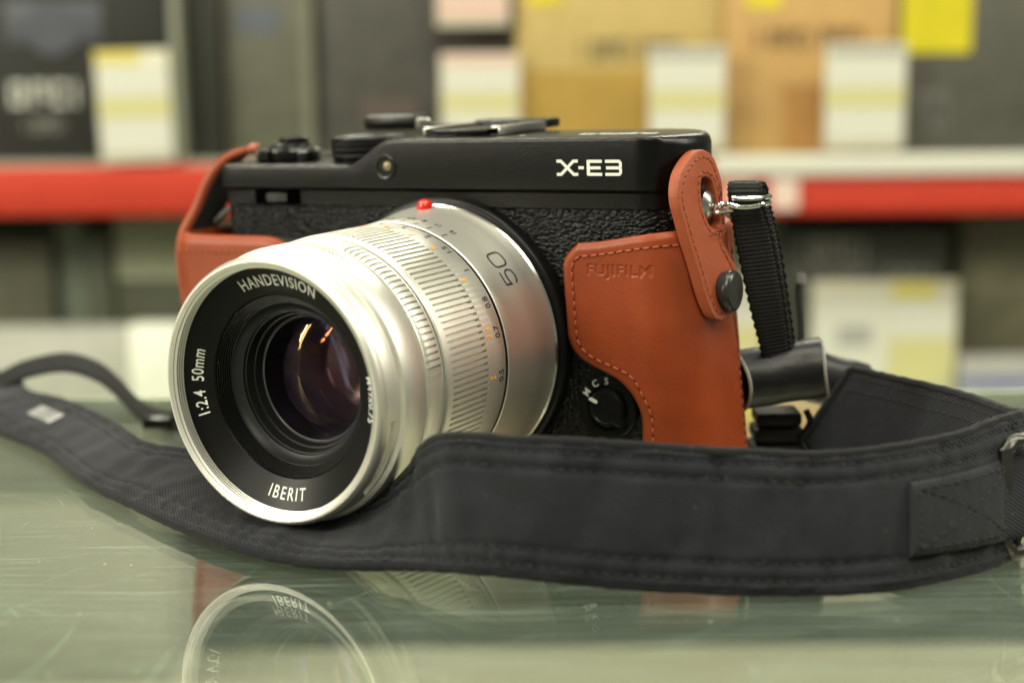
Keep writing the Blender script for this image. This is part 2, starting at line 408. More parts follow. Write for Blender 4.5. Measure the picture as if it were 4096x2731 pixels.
M['rail'] = simple('satin_aluminium_rail', (0.66, 0.62, 0.47), 0.55, 0.0, vary=0.06)
e = MB(); e.box(-700, 700, -420, -150, -40, -9.5, 3); e.make('front_rail', M['rail'], counter)
M['cab_floor'] = simple('pale_cabinet_floor', (0.50, 0.475, 0.365), 0.7, vary=0.04)
M['cab_back'] = simple('grey_green_cabinet_back', (0.078, 0.100, 0.083), 0.6, vary=0.3)
e = MB(); e.box(-700, 700, -240, 400, -201, -193.4); e.make('cabinet_floor', M['cab_floor'], counter, smooth=False)
e = MB(); e.box(-700, 700, 400.5, 408, -201, -68); e.make('back_panel', M['cab_back'], counter, smooth=False)
e = MB(); e.add([(x, y, z) for x in (-700, 700) for (y, z) in ((96, -3), (399, -62), (399, -67), (96, -8))], [(0, 1, 2, 3), (4, 7, 6, 5), (0, 4, 5, 1), (1, 5, 6, 2), (2, 6, 7, 3), (3, 7, 4, 0)]); e.make('rear_lid', M['clear_glass'], counter, smooth=False)
t = thing('pale_fill_box', 'pale grey box added in the counter to lighten the glass at the left', 'box', None, Matrix.Translation((-0.30, 0.355, -0.1933)))  # added box, its pale tone makes the lighter area under the glass
e = MB(); e.box(-120, 148, 0, 42, 0, 118, 2); e.make('carton', simple('pale_fill_carton', (0.25, 0.275, 0.22), 0.7, vary=.1), t)
e = MB(); e.box(-121, 149, -1, 43, 100, 122, 2); e.make('lid', simple('pale_fill_lid', (0.32, 0.32, 0.245), 0.7, vary=.1), t)

# ---------------------------------------------------------------- the camera
camera = thing('mirrorless_camera', 'black mirrorless camera with a big silver lens seated in a tan leather half case', 'camera', mat=BODY)
XL, XR = -65.0, 56.4
def y_front(x):
    y = 0.0
    if x > 48.4:
        t = min(1, (x-48.4)/(XR-48.4)); y = 14.0*(1-math.sqrt(max(0, 1-t*t)))
    if x < -61:
        t = min(1, (-61-x)/(-61-XL)); y = 6.0*(1-math.sqrt(max(0, 1-t*t)))
    return y
def y_back(x):
    y = 30.5
    if x > 38.4:
        t = min(1, (x-38.4)/(XR-38.4)); y = 30.5-16.5*(1-math.sqrt(max(0, 1-t*t)))
    if x < -61:
        t = min(1, (-61-x)/(-61-XL)); y = 30.5-6.0*(1-math.sqrt(max(0, 1-t*t)))
    return y
xs_end = [XR-(XR-48.6)*(1-sin(t*pi/2)) for t in [i/14 for i in range(15)]]
xs_left = [-61-4*sin(t*pi/2) for t in [i/6 for i in range(7)]][::-1]
xs_mid = [-61+ (48.6+61)*i/120 for i in range(1, 120)]
XS = xs_left+xs_mid+xs_end
def loft(name, sect, xs, mat, parent, sharp=35):
    secs = [sect(x) for x in xs]; n = len(secs[0]); vs = [(x, y, z) for x, s_ in zip(xs, secs) for (y, z) in s_]; fs = []
    for i in range(len(xs)-1):
        for j in range(n): fs.append((i*n+j, i*n+(j+1) % n, (i+1)*n+(j+1) % n, (i+1)*n+j))
    fs.append(tuple(range(n))); fs.append(tuple((len(xs)-1)*n+j for j in range(n)))
    return obj(name, vs, fs, mat, parent, True, sharp)
loft('body', lambda x: [(y_front(x), 4.0), (y_front(x), 62.6), (y_back(x), 62.6), (y_back(x), 4.0)], XS, M['leatherette'], camera)
def z_top(x):  # low deck on the left, S-shaped rise, high deck on the right
    if x < -25.5: return 72.0
    if x > -12.8: return 77.55
    t = (x+25.5)/12.7; return 72.0+5.55*(t*t*(3-2*t))
XT = sorted(set(XS+[-25.5+12.7*i/24 for i in range(25)]))
def top_plate():
    F = [Vector((x, y_front(x))) for x in XT]; B = [Vector((x, y_back(x))) for x in XT]; n = len(XT)
    loop = F+B[::-1]; m = len(loop); nr = []
    for i in range(m):
        a = loop[i-1]; c = loop[(i+1) % m]
        if (loop[i]-a).length < 1e-5: a = loop[i-2]
        if (c-loop[i]).length < 1e-5: c = loop[(i+2) % m]
        t = (c-a).normalized(); nr.append(Vector((t.y, -t.x)))
    vs = []; fs = []; rings = 9
    for q in range(rings):
        for i, (p, nn) in enumerate(zip(loop, nr)):
            zt = z_top(p.x); ft = smooth01(.35, .99, -nn.y); r = .75*ft+2.3*(1-ft)
            o, z = [(.7, 62.75), (.7, 65.9), (1.6, 66.4), (1.9, 66.8), (1.9, zt-r), (1.9-.134*r, zt-r*.5), (1.9-.293*r, zt-r*.293), (1.9-.5*r, zt-.134*r), (1.9-r, zt)][q]
            if q < 4: o *= max(.3, ft)
            else: o -= 1.9*(1-max(.3, ft))
            vs.append((p.x+nn.x*o, p.y+nn.y*o, z))
    for q in range(rings-1):
        for i in range(m): fs.append((q*m+i, q*m+(i+1) % m, (q+1)*m+(i+1) % m, (q+1)*m+i))
    for k in (0, rings-1):
        for i in range(n-1): fs.append((k*m+i, k*m+i+1, k*m+m-2-i, k*m+m-1-i))
    return obj('top_plate', vs, fs, M['black_paint'], camera, True, 28)
top_plate()

# grip ridge behind the leather on the left
m_ = MB(); m_.box(-66, -36, -6.5, 0.4, 8, 55.2, 2.6); m_.make('grip', simple('rubber_grip', (0.02, 0.021, 0.022), 0.4), camera)
# mount ring
m_ = MB(); m_.lathe([(0.3, 31.4), (-2.2, 31.4), (-2.9, 31.1), (-3.3, 30.6), (-3.4, 30.0), (-3.4, 20)], 128, c=(0, 0, ZC))
m_.make('mount_ring', M['black_smooth'], camera)

# front command dial in its slot
dial = MB(); dial.box(-53.2, -40.0, -1.15, -0.55, 62.8, 66.3, .1); slot = dial.make('command_dial_slot', simple('slot_black', (0.001, 0.001, 0.001), 0.8, spec=0.0), camera)
def knurl(n): return [2*pi*(i+f)/n for i in range(n) for f in (0, .45, .55, .95)]
def kn_rf(n, d, y0=-1e9, y1=1e9):
    def rf(y, r, t):
        f = (t*n/(2*pi)+1e-4) % 1.0
        return r-(d if (.5 < f < .99 and y0 < y < y1) else 0)
    return rf
m_ = MB(); m_.lathe([(63.3, 0.1), (63.3, 5.2), (63.5, 5.6), (65.2, 5.6), (65.4, 5.2), (65.4, .1)], knurl(34), kn_rf(34, .5), axis='z', c=(-46.5, 3.4, 0))
m_.make('command_dial', simple('dark_rubber_wheel', (0.075, 0.075, 0.07), 0.45), camera)

# autofocus assist lamp
m_ = MB(); m_.lathe([(-1.7, 2.5), (-1.98, 2.4), (-2.0, 1.7), (-1.96, .05)], 40, c=(-14.0, 0, 71.6)); af = m_.make('assist_lamp', M['black_gloss'], camera)
m_ = MB(); m_.lathe([(-1.97, 1.15), (-2.3, .95), (-2.5, .5), (-2.55, .02)], 32, c=(-13.5, 0, 71.7)); m_.make('lamp_glass', simple('amber_lamp_glass', (0.28, 0.24, 0.12), 0.08), af)
m_ = MB(); m_.lathe([(-1.9, 2.1), (-2.35, 2.3), (-2.45, 2.55), (-1.9, 2.8)], 40, c=(-14.0, 0, 71.6), closed_prof=True); m_.make('lamp_bezel', M['snap'], af)

# shutter dial (knurled, diamond pattern)
nk = 72
def dial_rf(y, r, t):
    if 73.3 < y < 76.85:
        a = (t*nk/(2*pi)); b = (y-73.3)/4.3*5
        return r-.5*(1-abs(((a+b) % 1)*2-1))*(1-abs(((a-b) % 1)*2-1))*2.0
    return r
prof = [(72.0, 8.4), (72.6, 8.4), (72.9, 8.9)]+[(73.3+3.6*i/14, 8.95) for i in range(15)]+[(77.3, 8.85), (77.7, 8.3), (77.82, 7.4), (77.86, .05)]
DC = (-30.3, 14.5)
m_ = MB(); m_.lathe(prof, [2*pi*i/(nk*4) for i in range(nk*4)], dial_rf, axis='z', c=(*DC, 0)); sd = m_.make('shutter_dial', M['black_smooth'], camera, sharp=60)
m_ = MB(); m_.lathe([(77.84, 7.2), (78.05, 6.9), (78.1, .05)], 64, axis='z', c=(*DC, 0)); m_.make('dial_cap', M['black_paint'], sd)
# power lever and shutter button
PC = (-52.3, 12.5)
def lev_rf(y, r, t):
    d = math.degrees(t) % 360
    if 200 < d < 268: return r+1.4-(.3 if ((d-200) % 8) > 4 and r > 5 else 0)
    return r
m_ = MB(); m_.lathe([(72.0, 6.6), (72.5, 7.2), (74.5, 7.2), (75.1, 6.7), (75.3, 5.2)], 180, lev_rf, axis='z', c=(*PC, 0)); lv = m_.make('power_lever', M['black_gloss'], camera)
m_ = MB(); m_.box(PC[0]+3.5, PC[0]+8.4, PC[1]-4.5, PC[1]-.6, 72.1, 74.7, .5); m_.make('lever_stop', M['black_gloss'], lv)
m_ = MB(); m_.lathe([(75.2, 5.0), (76.1, 4.6), (76.25, 4.2), (76.0, 3.2), (75.9, .05)], 48, axis='z', c=(*PC, 0)); sb = m_.make('shutter_button', M['black_smooth'], camera)
m_ = MB(); m_.lathe([(76.0, 3.6), (77.4, 3.6), (77.7, 3.2), (77.6, 1.2), (77.0, 1.0), (77.0, .05)], knurl(22), kn_rf(22, .3, 76.2, 77.5), axis='z', c=(PC[0]+.6, PC[1]+.4, 0)); m_.make('button_cap', M['steel'] if False else M['black_gloss'], sb)
m_ = MB(); m_.lathe([(71.9, 2.6), (72.7, 2.5), (72.85, 2.2), (72.85, .05)], 32, axis='z', c=(-60.5, 19.5, 0)); m_.make('function_button', M['steel'], camera)

# hot shoe with the thumb rest plate slid into it
hs = MB(); hs.box(-10.5, 10.5, 8.5, 28.5, 77.3, 78.0, .15); shoe = hs.make('hot_shoe', M['black_gloss'], camera)
for x0, x1 in ((-10.5, -7.6), (7.6, 10.5)):
    m_ = MB(); m_.box(x0, x1, 8.5, 28.5, 79.15, 79.75, .2); m_.box(x0 if x0 < 0 else x1-.9, x0+.9 if x0 < 0 else x1, 8.5, 28.5, 77.9, 79.3, .1); m_.make('shoe_rail', M['steel'], shoe)
m_ = MB(); m_.box(-7.4, 7.4, 7.6, 30.5, 78.1, 79.1, .2); m_.box(-9.8, 10.2, 29.0, 36.0, 78.0, 80.2, .6); tr = m_.make('thumb_rest', M['black_paint'], camera)
m_ = MB(); m_.box(-42.5, -9.5, 30.5, 34.5, 78.4, 79.3, .4); m_.box(-42.6, -26.0, 28.8, 35.6, 77.9, 81.8, 1.5); m_.make('thumb_bar', M['black_smooth'], tr)
m_ = MB(); m_.lathe([(1.2, .05), (1.1, 1.2), (.6, 1.9), (-.8, 2.0), (-1.6, 1.9)], 24, axis='z', c=(-25.0, 30.0, 79.8)); m_.make('thumb_screw', M['steel'], tr)
# lettering on the body
paths = [[(0, 3.0), (1.05, 3.0), (4.05, .25), (5.1, .25)], [(0, .25), (1.05, .25), (4.05, 3.0), (5.1, 3.0)], ([(5.2, 1.62), (6.5, 1.62)], .6),
         [(10.75, 2.95), (7.6, 2.95)], ([(7.55, 3.22), (7.55, 0)], .75), [(7.6, .27), (10.75, .27)], [(7.6, 1.6), (10.45, 1.6)],
         [(11.5, 2.95), (14.7, 2.95), (15.05, 2.6), (15.05, 1.9), (14.8, 1.6)], [(11.7, 1.6), (14.8, 1.6)], [(14.8, 1.58), (15.05, 1.3), (15.05, .62), (14.7, .27), (11.5, .27)]]
vs, fs = stroke(paths, .64)
obj('model_lettering', [(30.1+x, -1.99-z, 69.75+y) for x, y, z in vs], fs, M['white_ink'], camera, False)
vs, fs = text_mesh('FUJIFILM', 3.7, .02, 1.3, 1.05, bold=.08)
obj('top_lettering', [(38.0-x, 11.5-y, 77.58+z) for x, y, z in vs], fs, M['white_ink'], camera, False)
m_ = MB(); m_.lathe([(77.58, .75), (77.62, .55)], 20, axis='z', c=(15.5, 9.0, 0), closed_prof=True); m_.make('film_plane_mark', M['white_ink'], camera)

# focus mode switch, low on the right of the front
FC = (39.9, 20.3)
m_ = MB(); m_.lathe([(0.2, 6.9), (-.8, 6.8), (-1.05, 6.5), (-1.05, 4.9), (-.5, 4.7), (-.5, .05)], 64, c=(FC[0], 0, FC[1])); fsw = m_.make('focus_switch', M['black_smooth'], camera)
def lever_rf(y, r, t):
    d = (math.degrees(t)-(-42)+180) % 360-180
    return r+1.5*math.exp(-(d/13.0)**4) if r > 2 else r
m_ = MB(); m_.lathe([(-.5, 4.2), (-1.6, 4.2), (-2.3, 3.7), (-2.35, 3.2), (-2.15, 3.0), (-2.1, .05)], 120, lever_rf, c=(FC[0], 0, FC[1])); m_.make('switch_lever', M['black_smooth'], fsw)
m_ = MB()
for i in range(6):
    f0 = i/5; a = rad(151-6*f0); r = 4.3-2.1*f0
    for sg in (1, -1): m_.v.append((FC[0]+r*cos(a)-sg*.42*sin(a)*(1 if 0 < i < 5 else .6), -2.36, FC[1]+r*sin(a)+sg*.42*cos(a)*(1 if 0 < i < 5 else .6)))
m_.f = [(2*i, 2*i+1, 2*i+3, 2*i+2) for i in range(5)]; m_.uv = [(0, 0)]*len(m_.v)
m_.make('switch_mark', M['white_ink'], fsw, smooth=False)
m_ = MB()
for ch, a in (('M', 148), ('C', 119), ('S', 91)):
    vs, fs = text_mesh(ch, 2.1, .02, bold=.04); t = rad(a); 
    m_.add([(FC[0]+(5.75+y)*cos(t)+x*sin(t), -1.08-z-.02, FC[1]+(5.75+y)*sin(t)-x*cos(t)) for x, y, z in vs], fs)
stuff(m_.make('switch_lettering', M['white_ink'], fsw, smooth=False))
# strap lugs
m_ = MB(); m_.lathe([(-2, 2.0), (0.6, 2.0), (1.2, 3.0), (2.2, 3.1), (3.1, 2.2), (3.5, .05)], 28, axis='z'); 
lv_ = [(57.0+z, 9.6+x, 62.6+y) for x, y, z in m_.v]; obj('strap_lug', lv_, m_.f, M['steel'], camera)
lv_ = [(-64.6-z*.6, 12.0+x, 60.5+y) for x, y, z in m_.v]; obj('strap_lug', lv_, m_.f, M['steel'], camera)

# ---------------------------------------------------------------- the lens (a part of the camera, its rings are sub-parts)
C0 = (0, 0, ZC)
m_ = MB(); m_.lathe([(-3.3, 20), (-3.3, 24), (-20, 24), (-48, 22), (-48, 18)], 96, c=C0); lens = m_.make('lens', M['satin'], camera)
# base that flares to the mount
base_prof = [(-3.4, 29.2), (-3.6, 29.75), (-4.3, 29.85), (-4.9, 29.55), (-8, 29.15), (-12, 28.6), (-15, 28.3), (-18, 28.1), (-20.4, 28.02), (-20.9, 28.0), (-21.15, 27.8)]
m_ = MB(); m_.lathe(base_prof, 160, c=C0); m_.make('lens_base', M['satin'], lens)
m_ = MB(); m_.lathe([(-3.35, 29.3), (-3.7, 30.0), (-4.3, 30.02), (-4.7, 29.62)], 160, c=C0); m_.make('base_rim', M['satin_bright'], lens)
# focus ring with ribs
NR = 136
def rib_rf(y, r, t):
    if -41.6 < y < -28.7:
        f = (t*NR/(2*pi)+1e-4) % 1.0
        if f > .635: return r-.85
    return r
fa = [2*pi*(i+f)/NR for i in range(NR) for f in (0.0, .60, .66, .96)]
fp = [(-43.6, 26.6), (-43.6, 27.45), (-43.3, 27.75), (-41.7, 27.85), (-41.55, 27.85), (-41.0, 27.9), (-35, 27.9), (-29.4, 27.9), (-28.75, 27.88), (-28.6, 27.85), (-22.4, 27.9), (-21.9, 27.75), (-21.5, 27.2), (-21.2, 26.5)]
m_ = MB(); m_.lathe(fp, fa, rib_rf, c=C0); m_.make('focus_ring', M['satin'], lens, sharp=30)
# aperture ring with a knurled sector
NA = 132
def ap_rf(y, r, t):
    d = (math.degrees(t)+90) % 360-90
    if -49.2 < y < -44.3 and (7 < d < 73 or 187 < d < 253):
        f = (t*NA/(2*pi)+1e-4) % 1.0
        return r+.12 if f < .71 else r-.8
    return r-.32 if -49.2 < y < -44.3 and not (4 < d < 76 or 184 < d < 256) else r
aa = sorted(set([2*pi*(i+f)/NA for i in range(NA) for f in (0.0, .68, .74, .97)]))
ap = [(-49.6, 26.5), (-49.45, 27.2), (-49.25, 27.25), (-49.15, 27.15), (-48.9, 27.38), (-48.3, 27.52), (-47.4, 27.6), (-45.6, 27.6), (-44.9, 27.5), (-44.5, 27.3), (-44.28, 27.2), (-44.1, 27.3), (-43.95, 26.6)]
m_ = MB(); m_.lathe(ap, aa, ap_rf, c=C0); m_.make('aperture_ring', M['satin'], lens, sharp=30)
# front barrel
m_ = MB(); m_.lathe([(-49.9, 26.4), (-50.15, 27.2), (-50.5, 27.4), (-56.2, 27.35), (-57.0, 27.15), (-57.4, 26.55), (-57.5, 26.2)], 160, c=C0); m_.make('front_barrel', M['satin'], lens)
# bayonet bead with its slots
def slot_rf(y, r, t):
    d = (math.degrees(t)+90) % 360-90
    s_ = (-47 < d < -9) or (73 < d < 111) or (193 < d < 231)
    return r-.75 if s_ and -60.9 < y < -58.7 else r
m_ = MB(); m_.lathe([(-57.45, 26.1), (-57.6, 26.35), (-58.6, 26.4), (-58.75, 26.4), (-60.85, 26.35), (-61.0, 26.3), (-61.8, 26.25)], 240, slot_rf, c=C0); m_.make('hood_mount', M['satin'], lens, sharp=30)
# front rim, bevelled, with the filter thread inside
thr = []
for i in range(4):
    y = -63.3+i*.66; thr += [(y, 24.5), (y+.26, 24.0), (y+.42, 24.0)]
rim = [(-61.85, 26.25), (-62.6, 26.3), (-63.4, 26.05), (-63.9, 25.6), (-63.95, 25.25), (-63.5, 24.55)]+thr+[(-60.6, 24.1)]
m_ = MB(); m_.lathe(rim, 200, c=C0); m_.make('front_rim', M['satin'], lens, sharp=25)
# black name ring (a shallow cone), then the stepped grooves and the dark inner barrel
NY = lambda r: -61.0+(23.9-r)*(2.5/5.7)
m_ = MB(); m_.lathe([(-60.5, 24.12), (-61.05, 23.9), (NY(23.6), 23.6), (NY(18.3), 18.3), (NY(18.2)+.3, 18.1)], 160, c=C0); m_.make('name_ring', M['name_ring'], lens)
gp = []
for i in range(7):
    y = -58.2+i*.36; r = 18.05-i*.27; gp += [(y, r), (y+.26, r-.02), (y+.3, r-.25)]
m_ = MB(); m_.lathe(gp+[(-55.7, 16.1)], 140, c=C0); m_.make('inner_grooves', M['name_ring'], lens, sharp=20)
m_ = MB(); m_.lathe([(-55.75, 16.15), (-55.4, 16.0), (-54.2, 14.9), (-54.1, 14.5)], 120, c=C0); m_.make('retaining_ring', M['grey_ring'], lens)
m_ = MB(); m_.lathe([(-54.15, 14.6), (-53.6, 14.5), (-53.5, 14.1), (-51.8, 13.7), (-51.7, 13.3), (-50.2, 12.9), (-50.1, 12.5)], 120, c=C0); m_.make('inner_ring', simple('dim_grey_ring', (0.011, 0.0115, 0.011), 0.38, spec=0.25), lens, sharp=25)
m_ = MB(); m_.lathe([(-50.2, 12.6), (-50.0, 12.35), (-49.7, 12.5)], 120, c=C0); m_.make('glass_rim', simple('grey_bevel', (0.10, 0.105, 0.10), 0.3, .3), lens)
m_ = MB(); m_.lathe([(-50.0, 12.55), (-40, 11.8), (-40, 11.2), (-30, 10.6), (-30, 9.2), (-29.8, 9.2), (-22, 9.0), (-14, 8.0), (-12, .02)], 96, c=C0); m_.make('inner_barrel', M['black_matt'], lens)
def cap(r, rc, y0, n=96, rings=14):
    """spherical glass surface: rim radius r at y0, sphere radius rc (positive bulges forward)"""
    pr = []
    for i in range(rings+1):
        q = r*(1-i/rings)+.001; s_ = math.sqrt(rc*rc-r*r); d = math.sqrt(rc*rc-q*q)-s_
        pr.append((y0-d*(1 if rc > 0 else -1), q))
    m = MB(); m.lathe(pr, n, c=C0); return m
cap(12.5, 27, -50.0).make('glass_element', M['lens_purple'], lens)
cap(12.1, -60, -45.0).make('glass_element', M['lens_amber'], lens)
cap(11.6, 22, -40.2).make('glass_element', M['lens_red'], lens)
cap(10.4, -19, -31.5).make('glass_element', M['lens_blue'], lens)
cap(9.0, 30, -24).make('glass_element', M['lens_amber'], lens)
m_ = MB(); m_.lathe([(-28.9, 9.15), (-28.7, 7.2), (-28.5, 9.15)], 72, c=C0); m_.make('iris', simple('iris_blades', (0.05, 0.04, 0.045), 0.35), lens)
m_ = MB(); m_.lathe([(-20, 8.9), (-20.2, 6), (-20.25, .02)], 72, c=C0); m_.make('rear_glass', simple('dim_violet_glass', (0.03, 0.022, 0.028), 0.12), lens)
# index dot
m_ = MB(); m_.lathe([(0, 1.75), (1.0, 1.75), (1.7, 1.45), (2.2, .85), (2.4, .02)], 28, axis='z', c=(-1.0, -6.2, ZC+29.0)); m_.make('index_dot', M['red_dot'], lens)

# lettering on the lens
RB = lambda y: lerp_tab(y, [-57, -50, -43.4, -43.3, -21.5, -20.9, -18, -15, -12, -8, -4.9], [27.2, 27.42, 27.4, 27.88, 27.88, 28.03, 28.1, 28.3, 28.6, 29.15, 29.55])
def ring_text(mb, txt, a_deg, r0, size, outward=True, sx=.8, spacing=1.1, lift=.05, bold=0.0, shear=0.0):
    vs, fs = text_mesh(txt, size, .03, sx, spacing, shear, bold); out = []
    for x, y, z in vs:
        t = rad(a_deg)+(-x if outward else x)/r0; r = r0+(y if outward else -y)
        out.append((r*cos(t), NY(r)-lift-z, ZC+r*sin(t)))
    mb.add(out, fs)
m_ = MB()
ring_text(m_, 'HANDEVISION', 88.0, 21.15, 3.25, True, .80, 1.13, bold=.015)
ring_text(m_, '1:2.4  50mm', 180.5, 21.15, 3.25, True, .80, 1.08, bold=.03)
ring_text(m_, 'M49x0.75', -1.5, 21.4, 2.5, True, .85, 1.08, bold=.02)
ring_text(m_, 'IBERIT', -91.0, 21.15, 3.35, False, .80, 1.25, bold=.02)
stuff(m_.make('ring_lettering', M['white_ink'], lens, smooth=False))
def barrel_text(mb, geo, a_deg, y0, lift=.05):
    vs, fs = geo
    mb.add([((RB(y0-y)+lift+z)*cos(rad(a_deg)+x/RB(y0)), y0-y, ZC+(RB(y0-y)+lift+z)*sin(rad(a_deg)+x/RB(y0))) for x, y, z in vs], fs)
def bow(x0, y0, x1, y1, r=1.0, n=5):
    out = []
    for cx, cy, a in ((x1-r, y1-r, 0), (x0+r, y1-r, 90), (x0+r, y0+r, 180), (x1-r, y0+r, 270)):
        out += [(cx+r*cos(rad(a+90*i/n)), cy+r*sin(rad(a+90*i/n))) for i in range(n+1)]
    return out+[out[0]]
zero = bow(.5, -2.1, 4.1, 2.1, 1.25)
five = [(-.7, 2.0), (-3.7, 2.0), (-3.85, .25), (-2.6, .6), (-1.3, .55), (-.65, .0), (-.6, -1.0), (-1.1, -1.75), (-2.2, -2.05), (-3.2, -1.9), (-3.9, -1.3)]
m_ = MB(); barrel_text(m_, stroke([zero, five], .42), 38.5, -12.6, .04); m_.make('focal_length_mark', M['black_ink'], lens, smooth=False)
m_ = MB()
for txt, a in (('1', 42.5), ('0.8', 26.5), ('0.7', 13.5), ('0.5', -5.0), ('1.5', 55), ('2', 66), ('3', 78), ('5', 90), ('10', 102)):
    barrel_text(m_, text_mesh(txt, 2.5, .02, .85, bold=.015), a, -23.8)
for txt, a in (('16', 64.0), ('11', 72), ('8', 79), ('5.6', 86), ('5.6', 97), ('8', 104), ('11', 111), ('16', 118)):
    barrel_text(m_, text_mesh(txt, 2.0, .02, .85), a, -15.8)
for a in (64, 72, 79, 86, 91.5, 97, 104, 111, 118):
    barrel_text(m_, ([(-.12, -1.0, 0), (.12, -1.0, 0), (.12, 1.0, 0), (-.12, 1.0, 0)], [(0, 1, 2, 3)]), a, -19.0)
barrel_text(m_, text_mesh('IBERIT', 3.0, .02, .85, 1.1), 68, -53.6)
stuff(m_.make('scale_lettering', M['black_ink'], lens, smooth=False))
m_ = MB()
for txt, a in (('3', 38.0), ('2.3', 14), ('2', -5.0), ('5', 58), ('7', 70), ('10', 82), ('15', 94), ('ft', 106)):
    barrel_text(m_, text_mesh(txt, 2.45, .02, .85, bold=.04), a, -26.9)
stuff(m_.make('feet_lettering', M['orange_ink'], lens, smooth=False))

# ---------------------------------------------------------------- the leather half case
case = thing('leather_case', 'tan leather half case wrapped round the lower part of the black camera', 'camera case', mat=BODY)
def bottom(x, y): return -0.0248*x-0.0245*y+0.25
def polar_path(pts):
    """polyline with cumulative length -> function u -> (point, outward normal)"""
    P = [Vector((p[0], p[1])) for p in pts]; L = [0]
    for a, b in zip(P, P[1:]): L.append(L[-1]+(b-a).length)
    T = []
    for i in range(len(P)):
        d = (P[min(i+1, len(P)-1)]-P[max(i-1, 0)]).normalized(); T.append(d)
    def f(u):
        u = max(0, min(L[-1], u))
        for i in range(len(P)-1):
            if u <= L[i+1]+1e-9:
                k = (u-L[i])/max(1e-9, L[i+1]-L[i]); p = P[i].lerp(P[i+1], k); t = T[i].lerp(T[i+1], k).normalized()
                return p, Vector((t.y, -t.x))
        return P[-1], Vector((T[-1].y, -T[-1].x))
    return f, L[-1]
# right front panel: flat front, rounded corner, right side
XF0 = 31.0
rp = [(XF0+i, -3.0) for i in range(0, 20)]
for i in range(1, 25):
    a = rad(-90+90*i/24); rp.append((50.0+10.3*cos(a), 10.0+13.0*sin(a)))
rp += [(60.3, 12.5), (60.1, 15), (59.5, 18), (58.5, 21.5), (56.8, 25.5), (54, 29.5), (50, 32.5), (46, 34)]
RPATH, RLEN = polar_path(rp)
def rflare(z, u): return max(0, (46-z))*.062*smooth01(18, 32, u)
def ztop_r(u): return 55.7+2.6*smooth01(3, 26, u)-.2*smooth01(40, 50, u)
OUT_Z = [0.0, 13.5, 19.3, 22.0, 24.7, 26.8, 28.2, 29.2, 30.3, 32.2, 35.0, 50.8, 52.4, 54.2, 55.7]
OUT_X = [18.6, 18.1, 18.2, 17.2, 15.4, 13.2, 10.6, 8.0, 5.0, 2.6, 1.2, 0.5, 1.0, 2.5, 4.4]
def uleft(z): return lerp_tab(z, OUT_Z, OUT_X)
# smooth the traced outline a little
_oz = [i*.5 for i in range(112)]; _ox = [sum(uleft(z+d) for d in (-1.2, -.6, 0, .6, 1.2))/5 if z < 50 else uleft(z) for z in _oz]
def uleft_s(z): return lerp_tab(z, _oz, _ox)
def surf_r(u, z, off):
    p, n = RPATH(u); o = off+rflare(z, u); return Vector((p.x+n.x*o, p.y+n.y*o, z)), n
# debossed lettering mask for the front panel
def tri_mask(vs, fs):
    tris = []
    for f in fs:
        for i in range(1, len(f)-1): tris.append((vs[f[0]][:2], vs[f[i]][:2], vs[f[i+1]][:2]))
    return tris
tvs, tfs = text_mesh('FUJIFILM', 3.1, 0.0, 1.18, 1.12, bold=.06)
TX0 = min(v[0] for v in tvs); TX1 = max(v[0] for v in tvs)
TR = tri_mask(tvs, tfs)
def inside_text(x, y):
    for a, b, c in TR:
        d1 = (x-b[0])*(a[1]-b[1])-(a[0]-b[0])*(y-b[1]); d2 = (x-c[0])*(b[1]-c[1])-(b[0]-c[0])*(y-c[1]); d3 = (x-a[0])*(c[1]-a[1])-(c[0]-a[0])*(y-a[1])
        if (d1 >= 0 and d2 >= 0 and d3 >= 0) or (d1 <= 0 and d2 <= 0 and d3 <= 0): return True
    return False
TW = TX1-TX0; TCX, TCZ = 45.0-XF0, 50.3
def frange(a, b, n): return [a+(b-a)*i/n for i in range(n)]
zrows = frange(0, 47.6, 90)+frange(47.6, 48.6, 4)+frange(48.6, 52.0, 28)+frange(52.0, 53, 4)+frange(53, 55.7, 14)+[55.7]
ucols = [0, .25, .55, .9, 1.3, 1.8, 2.5, 3.2]
ucols += frange(4.0, TCX-TW/2-.4, 4)+frange(TCX-TW/2-.4, TCX+TW/2+.4, 112)+frange(TCX+TW/2+.4, RLEN, 60)+[RLEN]
nz, nu = len(zrows), len(ucols)
vs = []; fs = []
for side in (0, 1):
    for z0 in zrows:
        ul = uleft_s(z0)
        for k, uc in enumerate(ucols):
            if uc <= 3.2: u = ul+uc
            else:
                f = (uc-3.2)/(RLEN-3.2); u0 = ul+3.2; 
                u = uc if uc > u0+2 else None
                if u is None:  # squeeze the columns left of the cut-out edge
                    u = u0+.02*(k-7)
                else: u = max(uc, u0+.02*(k-7))
            top = ztop_r(u)-55.7
            z = z0+top*(z0/55.7)**2
            pb_, _ = RPATH(u)
            zb = bottom(pb_.x, pb_.y)
            z = max(z, zb) if z0 > 0 else zb
            if side == 0:
                d = min(u-ul, (ztop_r(u)-z), 3.0); q = max(0, 1-d/1.7)
                off = 1.15-.85*q*q
                if 46.5 < z0 < 53 and abs(u-TCX) < TW/2+.5 and inside_text((u-TCX), z-TCZ): off -= .17
                off += .10*noise.noise((u*.11, z*.11, 3.0))
            else: off = -.75
            p, n = surf_r(u, z, off); vs.append(p)
n1 = nz*nu
for i in range(nz-1):
    for j in range(nu-1):
        a = i*nu+j; fs.append((a, a+1, a+nu+1, a+nu)); fs.append((n1+a, n1+a+nu, n1+a+nu+1, n1+a+1))
for i in range(nz-1):
    for j in (0, nu-1): a = i*nu+j; fs.append((a, a+nu, n1+a+nu, n1+a))
for j in range(nu-1):
    for i in (0, nz-1): a = i*nu+j; fs.append((a, a+1, n1+a+1, n1+a))
